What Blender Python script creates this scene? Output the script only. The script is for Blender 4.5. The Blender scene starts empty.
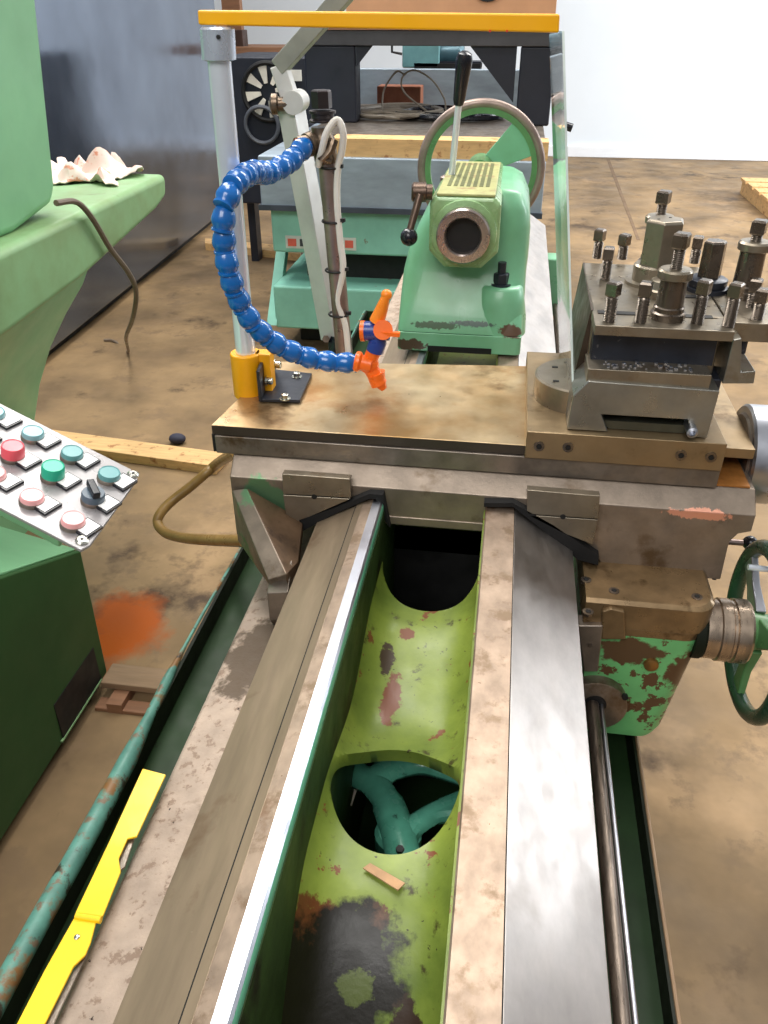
import bpy, bmesh, math, random
from mathutils import Vector, Matrix
random.seed(7)
S = bpy.context.scene
COL = S.collection
PI = math.pi

# ------------------------------------------------------------------ camera
F = 812.0; CX, CY = 384.0, 512.0
CAM = Vector((0, 0, 1.5))
def _ray(px, py): return Vector(((px-CX)/F, -(py-CY)/F, -1.0)).normalized()
_Y = _ray(527, 6); _Z = -_ray(385, 1820)
_Z = (_Z - _Y*_Z.dot(_Y)).normalized(); _X = _Y.cross(_Z)
ROT = Matrix((_X, _Y, _Z))
cd = bpy.data.cameras.new('camera'); cam = bpy.data.objects.new('camera', cd); COL.objects.link(cam)
cd.sensor_fit = 'HORIZONTAL'; cd.sensor_width = 36.0; cd.lens = F*36.0/768.0
cd.clip_start = 0.02; cd.clip_end = 100
cam.matrix_world = Matrix.Translation(CAM) @ ROT.to_4x4()
S.camera = cam

# ------------------------------------------------------------------ light
S.view_settings.view_transform = 'Standard'
S.view_settings.look = 'None'
S.view_settings.gamma = 1.0
S.view_settings.use_curve_mapping = False
S.view_settings.exposure = 0.0
W = bpy.data.worlds.new('world'); S.world = W; W.use_nodes = True
nt = W.node_tree; bg = nt.nodes['Background']
tc = nt.nodes.new('ShaderNodeTexCoord'); sp = nt.nodes.new('ShaderNodeSeparateXYZ')
rp = nt.nodes.new('ShaderNodeValToRGB'); mr = nt.nodes.new('ShaderNodeMapRange')
nt.links.new(tc.outputs['Generated'], sp.inputs[0]); nt.links.new(sp.outputs['Z'], mr.inputs[0])
mr.inputs[1].default_value = -1; mr.inputs[2].default_value = 1
nt.links.new(mr.outputs[0], rp.inputs[0])
rp.color_ramp.elements[0].position = 0.42; rp.color_ramp.elements[0].color = (.13, .11, .09, 1)
rp.color_ramp.elements[1].position = 0.8; rp.color_ramp.elements[1].color = (1.0, 1.0, 1.0, 1)
e = rp.color_ramp.elements.new(0.52); e.color = (.50, .51, .54, 1)
nt.links.new(rp.outputs[0], bg.inputs[0]); bg.inputs[1].default_value = 0.42

def area(name, loc, tgt, sx, sy, power, col=(1, 1, 1)):
    l = bpy.data.lights.new(name, 'AREA'); l.shape = 'RECTANGLE'; l.size = sx; l.size_y = sy
    l.energy = power; l.color = col
    o = bpy.data.objects.new(name, l); COL.objects.link(o); o.location = loc
    o.rotation_euler = (Vector(tgt)-Vector(loc)).to_track_quat('-Z', 'Y').to_euler()
    return o
area('skylight_strip', (-1.6, 3.4, 5.2), (-0.1, 1.2, 0.8), 1.6, 7.0, 430, (1.0, .97, .92))
area('skylight_far', (2.8, 6.0, 5.2), (1.6, 5.0, 0.0), 1.6, 5.0, 420, (1.0, .97, .92))
area('near_fill', (-0.9, -2.6, 4.6), (0.0, 2.2, 0.9), 3.0, 2.4, 170, (1.0, .98, .95))  # unseen fill lamp behind the camera, added to brighten faces turned towards it
area('wall_window', (6.5, 6.0, 3.2), (1.5, 10.0, 1.0), 3.0, 3.0, 420, (.90, .95, 1.0))

# ------------------------------------------------------------------ pixel to point
def q(px, py, Y=None, Z=None, X=None):
    d = _world(_ray(px, py))
    if Y is not None: t = (Y-CAM.y)/d.y
    elif Z is not None: t = (Z-CAM.z)/d.z
    else: t = (X-CAM.x)/d.x
    return CAM + d*t
def _world(v): return Vector((_X.dot(v), _Y.dot(v), _Z.dot(v)))
def depth(px, py, t): return CAM + _world(Vector(((px-CX)/F, -(py-CY)/F, -1.0))*t)

# ------------------------------------------------------------------ materials
def lin(c):
    f = lambda v: (v/255/12.92) if v/255 <= .04045 else ((v/255+.055)/1.055)**2.4
    return (f(c[0]), f(c[1]), f(c[2]), 1)
MC = {}
def mat(name, rgb, metal=0.0, rough=0.5, vary=0.12, scale=6.0, stretch=(1, 1, 1), chips=(), patches=(), bump=0.0,
        bscale=60.0, rvar=0.1, trans=0.0, coat=0.0, vary_rgb=None, patch_soft=.08):
    if name in MC: return MC[name]
    m = bpy.data.materials.new(name); m.use_nodes = True; MC[name] = m
    t = m.node_tree; N = t.nodes; Lk = t.links
    b = N['Principled BSDF']
    geo = N.new('ShaderNodeNewGeometry')
    mp = N.new('ShaderNodeMapping'); mp.inputs['Scale'].default_value = stretch
    Lk.new(geo.outputs['Position'], mp.inputs['Vector'])
    def noise(sc, det=5, off=0.0, rough_=.6, src=None):
        n = N.new('ShaderNodeTexNoise'); n.inputs['Scale'].default_value = sc
        n.inputs['Detail'].default_value = det; n.inputs['Roughness'].default_value = rough_
        if off:
            a = N.new('ShaderNodeVectorMath'); a.operation = 'ADD'; a.inputs[1].default_value = (off, off*1.7, off*.6)
            Lk.new((src or mp).outputs[0], a.inputs[0]); Lk.new(a.outputs[0], n.inputs['Vector'])
        else: Lk.new((src or mp).outputs[0], n.inputs['Vector'])
        return n
    def mix(fac, a, bcol):
        x = N.new('ShaderNodeMix'); x.data_type = 'RGBA'
        Lk.new(fac, x.inputs[0])
        if isinstance(a, tuple): x.inputs[6].default_value = a
        else: Lk.new(a, x.inputs[6])
        if isinstance(bcol, tuple): x.inputs[7].default_value = bcol
        else: Lk.new(bcol, x.inputs[7])
        return x.outputs[2]
    def step(sock, lo, hi):
        r = N.new('ShaderNodeMapRange'); r.inputs[1].default_value = lo; r.inputs[2].default_value = hi
        Lk.new(sock, r.inputs[0]); return r.outputs[0]
    c0 = lin(rgb)
    dark = lin(vary_rgb) if vary_rgb else tuple(v*(1-vary*2.2) for v in c0[:3])+(1,)
    lite = tuple(min(1, v*(1+vary)) for v in c0[:3])+(1,)
    n1 = noise(scale)
    col = mix(step(n1.outputs[0], .32, .68), dark, lite)
    metal_s = None
    for k, ch in enumerate(chips):      # (rgb, scale, threshold)
        n = noise(ch[1], 6, 3.1+k*2.3, .65, geo)
        f = step(n.outputs[0], ch[2], ch[2]+(ch[3] if len(ch) > 3 else .015))
        col = mix(f, col, lin(ch[0]))
    for k, (cen, rad, prgb) in enumerate(patches):
        s = N.new('ShaderNodeVectorMath'); s.operation = 'SUBTRACT'; s.inputs[1].default_value = cen
        Lk.new(geo.outputs['Position'], s.inputs[0])
        d = N.new('ShaderNodeVectorMath'); d.operation = 'DIVIDE'; d.inputs[1].default_value = rad
        Lk.new(s.outputs[0], d.inputs[0])
        ln = N.new('ShaderNodeVectorMath'); ln.operation = 'LENGTH'; Lk.new(d.outputs[0], ln.inputs[0])
        n = noise(2.2/max(min(r for r in rad if r < 5), .004)*.5, 6, 5+k, .65, geo)
        ad = N.new('ShaderNodeMath'); ad.operation = 'MULTIPLY_ADD'; ad.inputs[1].default_value = 1.7; 
        Lk.new(n.outputs[0], ad.inputs[0]); Lk.new(ln.outputs['Value'], ad.inputs[2])
        r = N.new('ShaderNodeMapRange'); r.inputs[1].default_value = 1.7+patch_soft; r.inputs[2].default_value = 1.7-patch_soft
        Lk.new(ad.outputs[0], r.inputs[0])
        col = mix(r.outputs[0], col, lin(prgb))
    Lk.new(col, b.inputs['Base Color'])
    b.inputs['Metallic'].default_value = metal
    nr = noise(scale*2.3, 4, 9.0)
    r = N.new('ShaderNodeMapRange'); r.inputs[1].default_value = .3; r.inputs[2].default_value = .7
    r.inputs[3].default_value = max(.03, rough-rvar); r.inputs[4].default_value = min(1, rough+rvar)
    Lk.new(nr.outputs[0], r.inputs[0]); Lk.new(r.outputs[0], b.inputs['Roughness'])
    if bump:
        bn = noise(bscale, 4, 1.3); bu = N.new('ShaderNodeBump'); bu.inputs['Strength'].default_value = bump
        bu.inputs['Distance'].default_value = .002
        Lk.new(bn.outputs[0], bu.inputs['Height']); Lk.new(bu.outputs[0], b.inputs['Normal'])
    if name in ('mottled brown concrete', 'dark green drip tray paint', 'shade blackened tray wall', 'shade darkened olive inner wall', 'shade darkened green cabinet enamel'): b.inputs['Specular IOR Level'].default_value = .22
    if trans: b.inputs['Transmission Weight'].default_value = trans
    if coat: b.inputs['Coat Weight'].default_value = coat
    return m

# ------------------------------------------------------------------ mesh helpers
def V(*a): return Vector(a)
class MB:
    def __init__(s): s.bm = bmesh.new()
    def box(s, x0, x1, y0, y1, z0, z1, M=None):
        P = [V(x, y, z) for x in (x0, x1) for y in (y0, y1) for z in (z0, z1)]
        if M: P = [M @ p for p in P]
        v = [s.bm.verts.new(p) for p in P]
        for f in ((0,1,3,2),(4,6,7,5),(0,4,5,1),(2,3,7,6),(0,2,6,4),(1,5,7,3)): s.bm.faces.new([v[i] for i in f])
        return s
    def hexa(s, a, b):          # two quads (4 points each) joined
        va = [s.bm.verts.new(p) for p in a]; vb = [s.bm.verts.new(p) for p in b]; n = len(a)
        s.bm.faces.new(va); s.bm.faces.new(vb[::-1])
        for i in range(n): s.bm.faces.new([va[i], vb[i], vb[(i+1) % n], va[(i+1) % n]])
        return s
    def prism(s, pts, ax, a0, a1):
        i = 'XYZ'.index(ax)
        def mk(p, a):
            l = list(p); l.insert(i, a); return V(*l)
        return s.hexa([mk(p, a0) for p in pts], [mk(p, a1) for p in pts])
    def rings(s, rings, cap=True, close=False):
        R = [[s.bm.verts.new(p) for p in r] for r in rings]; n = len(R[0])
        for k in range(len(R)-1+(1 if close else 0)):
            A = R[k]; B = R[(k+1) % len(R)]
            for i in range(n): s.bm.faces.new([A[i], A[(i+1) % n], B[(i+1) % n], B[i]])
        if cap and not close: s.bm.faces.new(R[0][::-1]); s.bm.faces.new(R[-1])
        return s
    def lathe(s, c, d, prof, n=24, cap=True, ph=0.0, closed=False):
        d = V(*d).normalized(); c = V(*c)
        u = d.orthogonal().normalized() if abs(d.z) < .99 else V(1, 0, 0)
        if abs(d.z) < .99: u = d.cross(V(0, 0, 1)).normalized()
        w = d.cross(u)
        R = [[c+d*h+(u*math.cos(ph+2*PI*i/n)+w*math.sin(ph+2*PI*i/n))*r for i in range(n)] for r, h in prof]
        return s.rings(R, cap and not closed, closed)
    def cyl(s, a, b, r, r2=None, n=20, ph=0.0):
        a = V(*a); b = V(*b); return s.lathe(a, b-a, [(r, 0), (r2 or r, (b-a).length)], n, True, ph)
    def tube(s, pts, r, n=10, flat=1.0, square=False):
        pts = [V(*p) for p in pts]; R = []; prev = None
        for i, p in enumerate(pts):
            t = (pts[min(i+1, len(pts)-1)]-pts[max(i-1, 0)]).normalized()
            if prev is None: u = t.cross(V(0, 0, 1)); u = u.normalized() if u.length > .01 else V(1, 0, 0)
            else: u = (prev-t*prev.dot(t)).normalized()
            prev = u; w = t.cross(u); rr = r[i] if isinstance(r, (list, tuple)) else r
            if square: R.append([p+u*a*rr+w*b_*rr*flat for a, b_ in ((1, 1), (-1, 1), (-1, -1), (1, -1))])
            else: R.append([p+(u*math.cos(2*PI*k/n)+w*math.sin(2*PI*k/n)*flat)*rr for k in range(n)])
        return s.rings(R)
    def torus(s, c, ax, R, r, n=48, m=10, a0=0, a1=2*PI, sq=1.0):
        ax = V(*ax).normalized(); u = ax.cross(V(0, 0, 1)) if abs(ax.z) < .9 else V(1, 0, 0); u.normalize(); w = ax.cross(u); c = V(*c)
        full = abs(a1-a0-2*PI) < 1e-6; k = n if full else n+1
        rg = []
        for i in range(k):
            a = a0+(a1-a0)*i/n; d = u*math.cos(a)+w*math.sin(a)
            rg.append([c+d*(R+r*math.cos(2*PI*j/m))+ax*r*sq*math.sin(2*PI*j/m) for j in range(m)])
        return s.rings(rg, True, full)
    def sphere(s, c, r, sc=(1, 1, 1), seg=16):
        bmesh.ops.create_uvsphere(s.bm, u_segments=seg, v_segments=seg//2+2, radius=r, matrix=Matrix.Translation(V(*c)) @ Matrix.Diagonal((*sc, 1)))
        return s
WL = {}
def wloc(o): return WL.get(o.name, V(0, 0, 0))
def fin(name, mb, m, parent=None, bevel=0.0, seg=2, ang=35, origin=None):
    bm = mb.bm
    bmesh.ops.recalc_face_normals(bm, faces=bm.faces)
    if parent is None:
        xs = [v.co.x for v in bm.verts]; ys = [v.co.y for v in bm.verts]; zs = [v.co.z for v in bm.verts]
        base = origin or V((min(xs)+max(xs))/2, (min(ys)+max(ys))/2, min(zs))
    else: base = wloc(parent)
    bmesh.ops.translate(bm, verts=bm.verts, vec=-base)
    me = bpy.data.meshes.new(name); bm.to_mesh(me); bm.free()
    for p in me.polygons: p.use_smooth = True
    try: me.set_sharp_from_angle(angle=math.radians(ang))
    except Exception: pass
    me.materials.append(m)
    o = bpy.data.objects.new(name, me); COL.objects.link(o)
    WL[o.name] = base.copy()
    if parent is None: o.location = base
    else: o.parent = parent
    if bevel:
        md = o.modifiers.new('bevel', 'BEVEL'); md.width = bevel; md.segments = seg; md.limit_method = 'ANGLE'
        md.angle_limit = math.radians(30); md.harden_normals = True
    return o
def thing(name, loc, label, cat, group=None):
    o = bpy.data.objects.new(name, None); COL.objects.link(o); o.location = loc; o.empty_display_size = .05
    WL[o.name] = V(*loc); return tag(o, label, cat, group)
def tag(o, label=None, cat=None, group=None, kind=None):
    if label: o['label'] = label
    if cat: o['category'] = cat
    if group: o['group'] = group
    if kind: o['kind'] = kind
    return o
def struct(name, mb, m, bevel=0, parent=None):
    o = fin(name, mb, m, parent, bevel)
    if parent is None: o['kind'] = 'structure'
    return o
def smooth(pts, n):
    pts = [V(*p) for p in pts]; out = []
    P = [pts[0]*2-pts[1]]+pts+[pts[-1]*2-pts[-2]]
    for i in range(1, len(P)-2):
        for k in range(n):
            t = k/n; a, b, c, d = P[i-1:i+3]
            out.append(.5*((2*b)+(c-a)*t+(2*a-5*b+4*c-d)*t*t+(3*b-a-3*c+d)*t**3))
    out.append(pts[-1]); return out

# ------------------------------------------------------------------ palette
steel_way = mat('ground steel way', (186, 179, 174), .95, .38, .10, 9, (2, 1.0, 2), chips=[((150, 140, 130), 3, .6, .15), ((120, 105, 90), 70, .74)], rvar=.07)
steel_gold = mat('oily yellowed steel', (166, 146, 128), .7, .5, .14, 30, (1, .7, 1), chips=[((132, 112, 92), 24, .54, .10), ((124, 96, 74), 12, .62, .1), ((110, 85, 60), 90, .7)])
steel_bright = mat('bright ground steel', (186, 189, 198), 1.0, .36, .06, 12, (1, .6, 1))
steel_brown = mat('brown oiled steel way', (150, 132, 110), .45, .45, .14, 9, (2, .35, 2), chips=[((120, 98, 78), 8, .6, .12), ((215, 205, 190), 160, .74)])
steel_dull = mat('dull machined steel', (140, 130, 120), .75, .42, .18, 14, chips=[((96, 80, 62), 10, .6, .1)], bump=.2, bscale=220)
steel_saddle = mat('machined grey saddle casting', (150, 136, 122), .7, .42, .16, 12, chips=[((104, 86, 66), 9, .58, .12)],
                   patches=[((.335, 1.157, .813), (.055, .3, .010), (238, 172, 146)), ((-.385, 1.157, .775), (.045, .05, .05), (110, 150, 112)), ((-.39, 1.157, .71), (.04, .1, .03), (96, 138, 96))], bump=.15, bscale=150)
steel_top = mat('oil stained cross slide top', (196, 176, 142), .75, .36, .1, 7, vary_rgb=(166, 130, 82), chips=[((164, 112, 56), 6, .56, .16), ((104, 76, 44), 3.2, .60, .1), ((84, 66, 44), 80, .74)])
steel_face = mat('smooth cast steel face', (158, 156, 148), .8, .32, .12, 10, chips=[((120, 104, 78), 7, .6, .12)])
steel_tool = mat('worn tool post steel', (150, 140, 124), .8, .34, .12, 16, chips=[((126, 104, 78), 11, .58, .12)])
steel_dark = mat('blackened steel', (52, 56, 66), .5, .4, .15, 20, chips=[((96, 96, 100), 60, .66)])
steel_screw = mat('screw steel', (124, 114, 104), .9, .28, .12, 14)
chrome = mat('polished chrome', (232, 240, 252), .4, .20, .03, 8, rvar=.03)
zinc = mat('zinc plated bolt', (205, 205, 195), 1.0, .25, .08, 60)
alu = mat('brushed aluminium arm', (210, 210, 206), .3, .38, .06, 12)
iron_rough = mat('speckled rough casting', (176, 158, 142), .1, .8, .1, 22, chips=[((140, 120, 104), 60, .55, .06), ((52, 40, 34), 85, .67, .02), ((120, 104, 88), 5, .62, .06)], patches=[((-.34, .93, .632), (.06, .10, .2), (96, 82, 68))], bump=.6, bscale=180)
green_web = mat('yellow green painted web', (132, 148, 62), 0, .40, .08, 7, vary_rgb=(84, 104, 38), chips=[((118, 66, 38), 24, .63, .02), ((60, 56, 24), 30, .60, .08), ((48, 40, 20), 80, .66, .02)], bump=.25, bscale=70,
                patches=[((-.09, .515, .66), (.022, .016, .2), (96, 64, 44)), ((-.15, .49, .66), (.028, .04, .2), (104, 60, 34)), ((-.13, .44, .6), (.095, .095, .5), (22, 18, 12)), ((-.045, .44, .6), (.018, .022, .3), (52, 36, 26)), ((-.10, .46, .6), (.022, .014, .4), (84, 96, 42)), ((-.085, .39, .6), (.03, .022, .4), (72, 82, 38)), ((-.12, .87, .66), (.016, .05, .2), (116, 62, 34)), ((-.11, .98, .66), (.014, .015, .1), (120, 66, 36)), ((-.135, .93, .66), (.012, .03, .1), (60, 44, 24))])  # near-black patch puts the bed's inside shade into the paint colour
green_bed = mat('teal green bed paint', (92, 160, 130), 0, .35, .1, 6)
green_tray = mat('dark green drip tray paint', (34, 56, 30), 0, .5, .15, 8, chips=[((26, 32, 18), 30, .68, .02), ((120, 134, 96), 60, .75, .02)])
teal_rim = mat('weathered teal rim', (92, 146, 132), 0, .5, .16, 20, chips=[((116, 98, 78), 40, .56, .06), ((128, 92, 52), 9, .54, .06), ((58, 50, 38), 26, .57, .06)])
green_apron = mat('chipped light green apron paint', (112, 190, 120), 0, .35, .08, 9, chips=[((92, 66, 44), 22, .55, .012), ((104, 150, 168), 13, .64, .02)],
                  patches=[((.34, 1.05, .57), (.03, .05, .06), (88, 62, 40)), ((.25, 1.05, .605), (.06, .05, .030), (88, 66, 44))])
apron_brown = mat('oily brown apron top', (140, 116, 84), .6, .34, .16, 16, chips=[((96, 76, 50), 14, .56, .08), ((240, 210, 130), 150, .78)])
green_tail = mat('mint green tailstock enamel', (122, 188, 150), 0, .35, .05, 5, vary_rgb=(110, 166, 124), coat=.15,
                 patches=[((.02, 1.83, .862), (.034, .06, .018), (92, 70, 54)), ((-.15, 1.83, .868), (.07, .03, .010), (70, 96, 70)), ((-.215, 1.83, .82), (.05, .03, .015), (78, 66, 52)), ((-.07, 1.83, .875), (.06, .03, .008), (86, 104, 96))],
                 chips=[((60, 70, 50), 75, .74)])
green_quill = mat('oily olive green barrel enamel', (146, 182, 132), 0, .3, .1, 12, vary_rgb=(112, 142, 84), coat=.3, chips=[((190, 170, 110), 10, .62, .1), ((96, 76, 52), 34, .67, .03)])
green_quill2 = mat('worn khaki vent top', (176, 176, 120), .1, .42, .08, 20, chips=[((156, 132, 92), 16, .56, .08)])
green_rib = mat('grimy groove green', (100, 104, 62), .1, .5, .1, 20)
green_wheel = mat('green wheel paint', (92, 140, 88), 0, .35, .12, 14, chips=[((66, 58, 40), 26, .68)])
rim_worn = mat('worn brown grey wheel rim', (150, 132, 122), .5, .4, .12, 20)
green_mach = mat('pale green machine enamel', (122, 178, 132), 0, .4, .07, 3.5, chips=[((78, 98, 72), 6, .72, .1)],)
green_slab = mat('grubby green table enamel', (128, 172, 124), 0, .45, .1, 5, vary_rgb=(118, 144, 96), chips=[((96, 88, 60), 5, .66, .1)])
green_cab = mat('shade darkened green cabinet enamel', (50, 84, 46), 0, .5, .08, 3)  # cabinet green darkened in colour to hold the shade on its side
green_grinder = mat('faded sea green casting', (134, 198, 178), 0, .5, .08, 5, chips=[((120, 96, 70), 22, .68, .03)])
blue_slab = mat('blue grey steel slab', (150, 164, 176), .25, .45, .12, 4, (1, 3, 3), chips=[((196, 206, 214), 5, .68, .05)])
navy = mat('black navy steel frame', (34, 38, 50), .2, .5, .1, 6)
blk = mat('matte black', (14, 14, 15), 0, .6, .1, 10)
blk_soft = mat('black plastic', (24, 26, 34), 0, .25, .1, 10, rvar=.05)
rubber = mat('black rubber wiper', (10, 10, 11), 0, .75, .1, 20)
blue_hose = mat('glossy blue hose plastic', (10, 98, 176), 0, .22, .05, 20, rvar=.05, coat=.4)
blue_valve = mat('dark blue valve plastic', (38, 62, 140), 0, .3, .05, 20)
orange = mat('orange plastic', (255, 112, 28), 0, .35, .05, 20)
orange_lt = mat('amber orange nozzle plastic', (255, 140, 34), 0, .35, .05, 20)
yellow_bar = mat('golden yellow painted rail', (255, 182, 8), 0, .4, .04, 8)
yellow_clamp = mat('orange yellow clamp plastic', (246, 172, 16), 0, .4, .05, 10)
yellow_sheet = mat('bright yellow painted sheet', (250, 206, 8), 0, .4, .05, 7, vary_rgb=(250, 196, 8))
concrete = mat('mottled brown concrete', (152, 126, 92), 0, .6, .12, 1.8, vary_rgb=(104, 86, 64), bump=.15, bscale=90, rvar=.12,
               chips=[((184, 152, 114), 1.1, .56, .16), ((80, 64, 48), 2.6, .57, .10), ((128,106,80), 7, .56, .1), ((74, 58, 42), 60, .78)],
               patches=[((-1.0, 1.66, 0), (.13, .17, 9), (176, 86, 20))], patch_soft=.3)
wall_mat = mat('white painted wall', (226, 234, 242), 0, .7, .02, 1.0)
wood = mat('pale rough timber', (216, 176, 120), 0, .65, .1, 18, (.4, 3, 3), chips=[((156, 104, 60), 20, .56, .1)])
wood_dk = mat('brown timber', (140, 100, 72), 0, .65, .12, 12, (.4, 3, 3))
rust_box = mat('rust brown tin', (150, 92, 66), .1, .6, .12, 16)
card = mat('tan cardboard', (206, 156, 118), 0, .75, .05, 6)
pipe_brown = mat('brown grey pipe', (158, 138, 132), .7, .35, .14, 16)
fit_brown = mat('greasy brass fitting', (120, 104, 88), .8, .35, .16, 50)
white_tube = mat('white plastic tube', (226, 222, 214), 0, .35, .03, 20)
cable_grey = mat('grey cable sheath', (140, 130, 116), 0, .5, .08, 20)
hose_brown = mat('brown rubber hose', (142, 112, 62), 0, .35, .1, 20)
glossy_panel = mat('glossy slate blue sheet', (128, 140, 158), .8, .16, .1, 1.4, rvar=.07, vary_rgb=(104, 114, 132), chips=[((220, 225, 230), 22, .77)])
silver = mat('silver control plate', (146, 143, 144), .25, .32, .03, 4)
cloth_m = mat('pink white shop rag', (236, 214, 204), 0, .8, .03, 10, chips=[((222, 148, 120), 16, .56, .04)])
tealcast = mat('dark teal casting paint', (96, 172, 150), 0, .25, .10, 12, vary_rgb=(70, 136, 116), coat=.4, chips=[((24, 36, 32), 16, .64, .06)])

# ------------------------------------------------------------------ setting
fl = MB().box(-9, 9, -3, 10.5, -.1, 0); struct('floor', fl, concrete)
struct('wall_back', MB().box(-9, 9, 10.5, 10.7, 0, 5.5), wall_mat)
struct('baseboard_back', MB().box(-9, 9, 10.46, 10.5, 0, .12), mat('white skirting', (236, 240, 246), 0, .5, .02), .01)
struct('trim_1', MB().hexa([q(603,150,Z=0)+V(0,0,.0005), q(606,150,Z=0)+V(0,0,.0005), q(640,240,Z=0)+V(0,0,.0005), q(637,240,Z=0)+V(0,0,.0005)],
      [q(603,150,Z=0)+V(0,0,.002), q(606,150,Z=0)+V(0,0,.002), q(640,240,Z=0)+V(0,0,.002), q(637,240,Z=0)+V(0,0,.002)]), mat('floor joint filler', (120, 96, 72), 0, .8))

# ------------------------------------------------------------------ lathe bed
YF, YN = 3.52, 0.05
bed = thing('lathe_bed', (-.06, 1.7, 0), 'long worn lathe bed with two bright steel ways and yellow green middle with round holes', 'lathe bed')
def ystrip(name, prof, m, y0=YN, y1=YF, bevel=0.0, parent=bed):
    return fin(name, MB().prism(prof, 'Y', y0, y1), m, parent, bevel)
# left way
ystrip('way_slope', [(-.288,.749),(-.218,.787),(-.2055,.7935),(-.2055,.70),(-.288,.70)], steel_brown, bevel=.0008)
ystrip('way_groove', [(-.2200,.72),(-.2200,.7872),(-.2185,.7880),(-.2185,.72)], rubber)
ystrip('way_step', [(-.2185,.7875),(-.2185,.7885),(-.2065,.795),(-.2065,.72),(-.2185,.72)], steel_brown, bevel=.0006)
ystrip('way_land', [(-.2065,.70),(-.2065,.7945),(-.190,.800),(-.190,.70)], steel_gold)
ystrip('way_crest', [(-.190,.70),(-.190,.800),(-.1765,.800),(-.1735,.797),(-.1735,.70)], steel_bright)
ystrip('inner_wall', [(-.1965,.33),(-.1965,.70),(-.1735,.70),(-.1725,.784),(-.1705,.784),(-.1705,.33)], mat('shade darkened olive inner wall', (50, 70, 34), 0, .6, .2, 9, chips=[((26, 24, 14), 8, .55, .1)]))  # wall colour darkened to carry the shade inside the bed
ystrip('crest_edge', [(-.1735,.784),(-.1735,.7965),(-.1718,.794),(-.1718,.784)], green_bed)
# right way
ystrip('way_crest', [(-.0035,.70),(-.0035,.798),(-.0015,.80),(.0432,.80),(.0432,.70)], steel_gold)
ystrip('way_slope', [(.0445,.70),(.0445,.7995),(.1445,.7335),(.1445,.70)], steel_way, bevel=.0008)
ystrip('way_groove', [(.0430,.70),(.0430,.798),(.0447,.798),(.0447,.70)], rubber)
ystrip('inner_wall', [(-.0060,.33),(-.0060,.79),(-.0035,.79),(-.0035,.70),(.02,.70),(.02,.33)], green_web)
ystrip('bed_flank', [(.02,.33),(.02,.70),(.144,.70),(.138,.66),(.138,.33)], steel_dull, bevel=.003)
# rough side casting
ystrip('casting_ledge', [(-.290,.33),(-.290,.632),(-.330,.634),(-.392,.622),(-.400,.61),(-.400,.33)], iron_rough, bevel=.004)
ystrip('casting_core', [(-.285,.33),(-.285,.702),(-.1965,.702),(-.1965,.33)], iron_rough)
# cored web
def web():
    x0, x1 = -.1712, -.0040; y0, y1 = .06, 1.115; st = .0042
    nx = round((x1-x0)/st); ny = round((y1-y0)/st)
    H = [(-.0880, .6800, .0810, 1.17), (-.0876, 1.1190, .0815, 1.0)]
    def z(x, y):
        u = (x-(x0+x1)/2)/((x1-x0)/2)
        sm = lambda t: t*t*(3-2*t)
        if y < .56: g = -.22*sm(min(1, (.56-y)/.30))
        elif y < .63: g = 0
        elif y < .83: g = -.045*sm((y-.63)/.20)
        elif y < 1.01: g = -.045*(1-sm((y-.83)/.18))
        else: g = 0
        return .662+g+(.030+.10*max(0, -g))*abs(u)**5+.012*(1-math.cos(u*1.2))
    bm = bmesh.new(); G = {}
    for i in range(nx+1):
        for j in range(ny+1):
            x = x0+(x1-x0)*i/nx; y = y0+(y1-y0)*j/ny; ins = None
            for (hx, hy, r, el) in H:
                d = math.hypot(x-hx, (y-hy)/el)
                if d < r-st*.75: ins = 'in'
                elif d < r+st*.35: k = r/d; x = hx+(x-hx)*k; y = hy+(y-hy)*k; break
            if ins is None: G[i, j] = bm.verts.new((x, y, z(x, y)))
    for i in range(nx):
        for j in range(ny):
            k = [(i, j), (i+1, j), (i+1, j+1), (i, j+1)]
            k = [G[a] for a in k if a in G]
            if len(k) >= 3: bm.faces.new(k)
    ex = bmesh.ops.extrude_face_region(bm, geom=bm.faces[:])
    for v in [g for g in ex['geom'] if isinstance(g, bmesh.types.BMVert)]: v.co.z -= .022
    s = MB(); s.bm.free(); s.bm = bm; return s
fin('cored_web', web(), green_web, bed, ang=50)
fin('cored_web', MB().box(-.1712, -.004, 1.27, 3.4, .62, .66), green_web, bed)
fin('web_stiffener', MB().box(-.1712, -.004, 1.27, 1.29, .33, .66), blk, bed)
fin('web_stiffener', MB().box(-.1712, -.004, .98, 1.0, .33, .64), blk, bed)
# end feet
fin('bed_foot', MB().box(-.39, .13, 2.9, 3.45, 0, .45), green_mach, bed, .01)
fin('bed_foot', MB().box(-.39, .13, -.9, -.05, 0, .45), green_mach, bed, .01)
fin('bed_end', MB().box(-.39, .14, -.02, .05, .33, .70), iron_rough, bed, .004)
# screws running along the right flank
fin('lead_screw', MB().cyl((.2005, YN, .500), (.2005, 3.3, .500), .0105), mat('dark grooved screw', (120, 108, 98), .8, .35, .25, 20, (8, 1, 8)), bed)
fin('feed_rod', MB().cyl((.2155, YN, .500), (.2155, 3.3, .500), .0035), steel_bright, bed)
fin('shaft_bracket', MB().box(.138, .225, 3.2, 3.3, .46, .68), green_tail, bed, .006)
# adhesive card strip lying on the web
s = MB(); a, b_, c_, d_ = [q(px, py, Z=.667) for px, py in ((363,869),(370,864),(405,884),(398,891))]
s.hexa([a, b_, c_, d_], [p+V(0, 0, .002) for p in (a, b_, c_, d_)])
tag(fin('paper_strip', s, mat('dull tan card', (190, 150, 112), 0, .8, .1, 40)), 'torn tan cardboard strip lying on the green web between the lathe ways', 'cardboard scrap')

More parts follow.
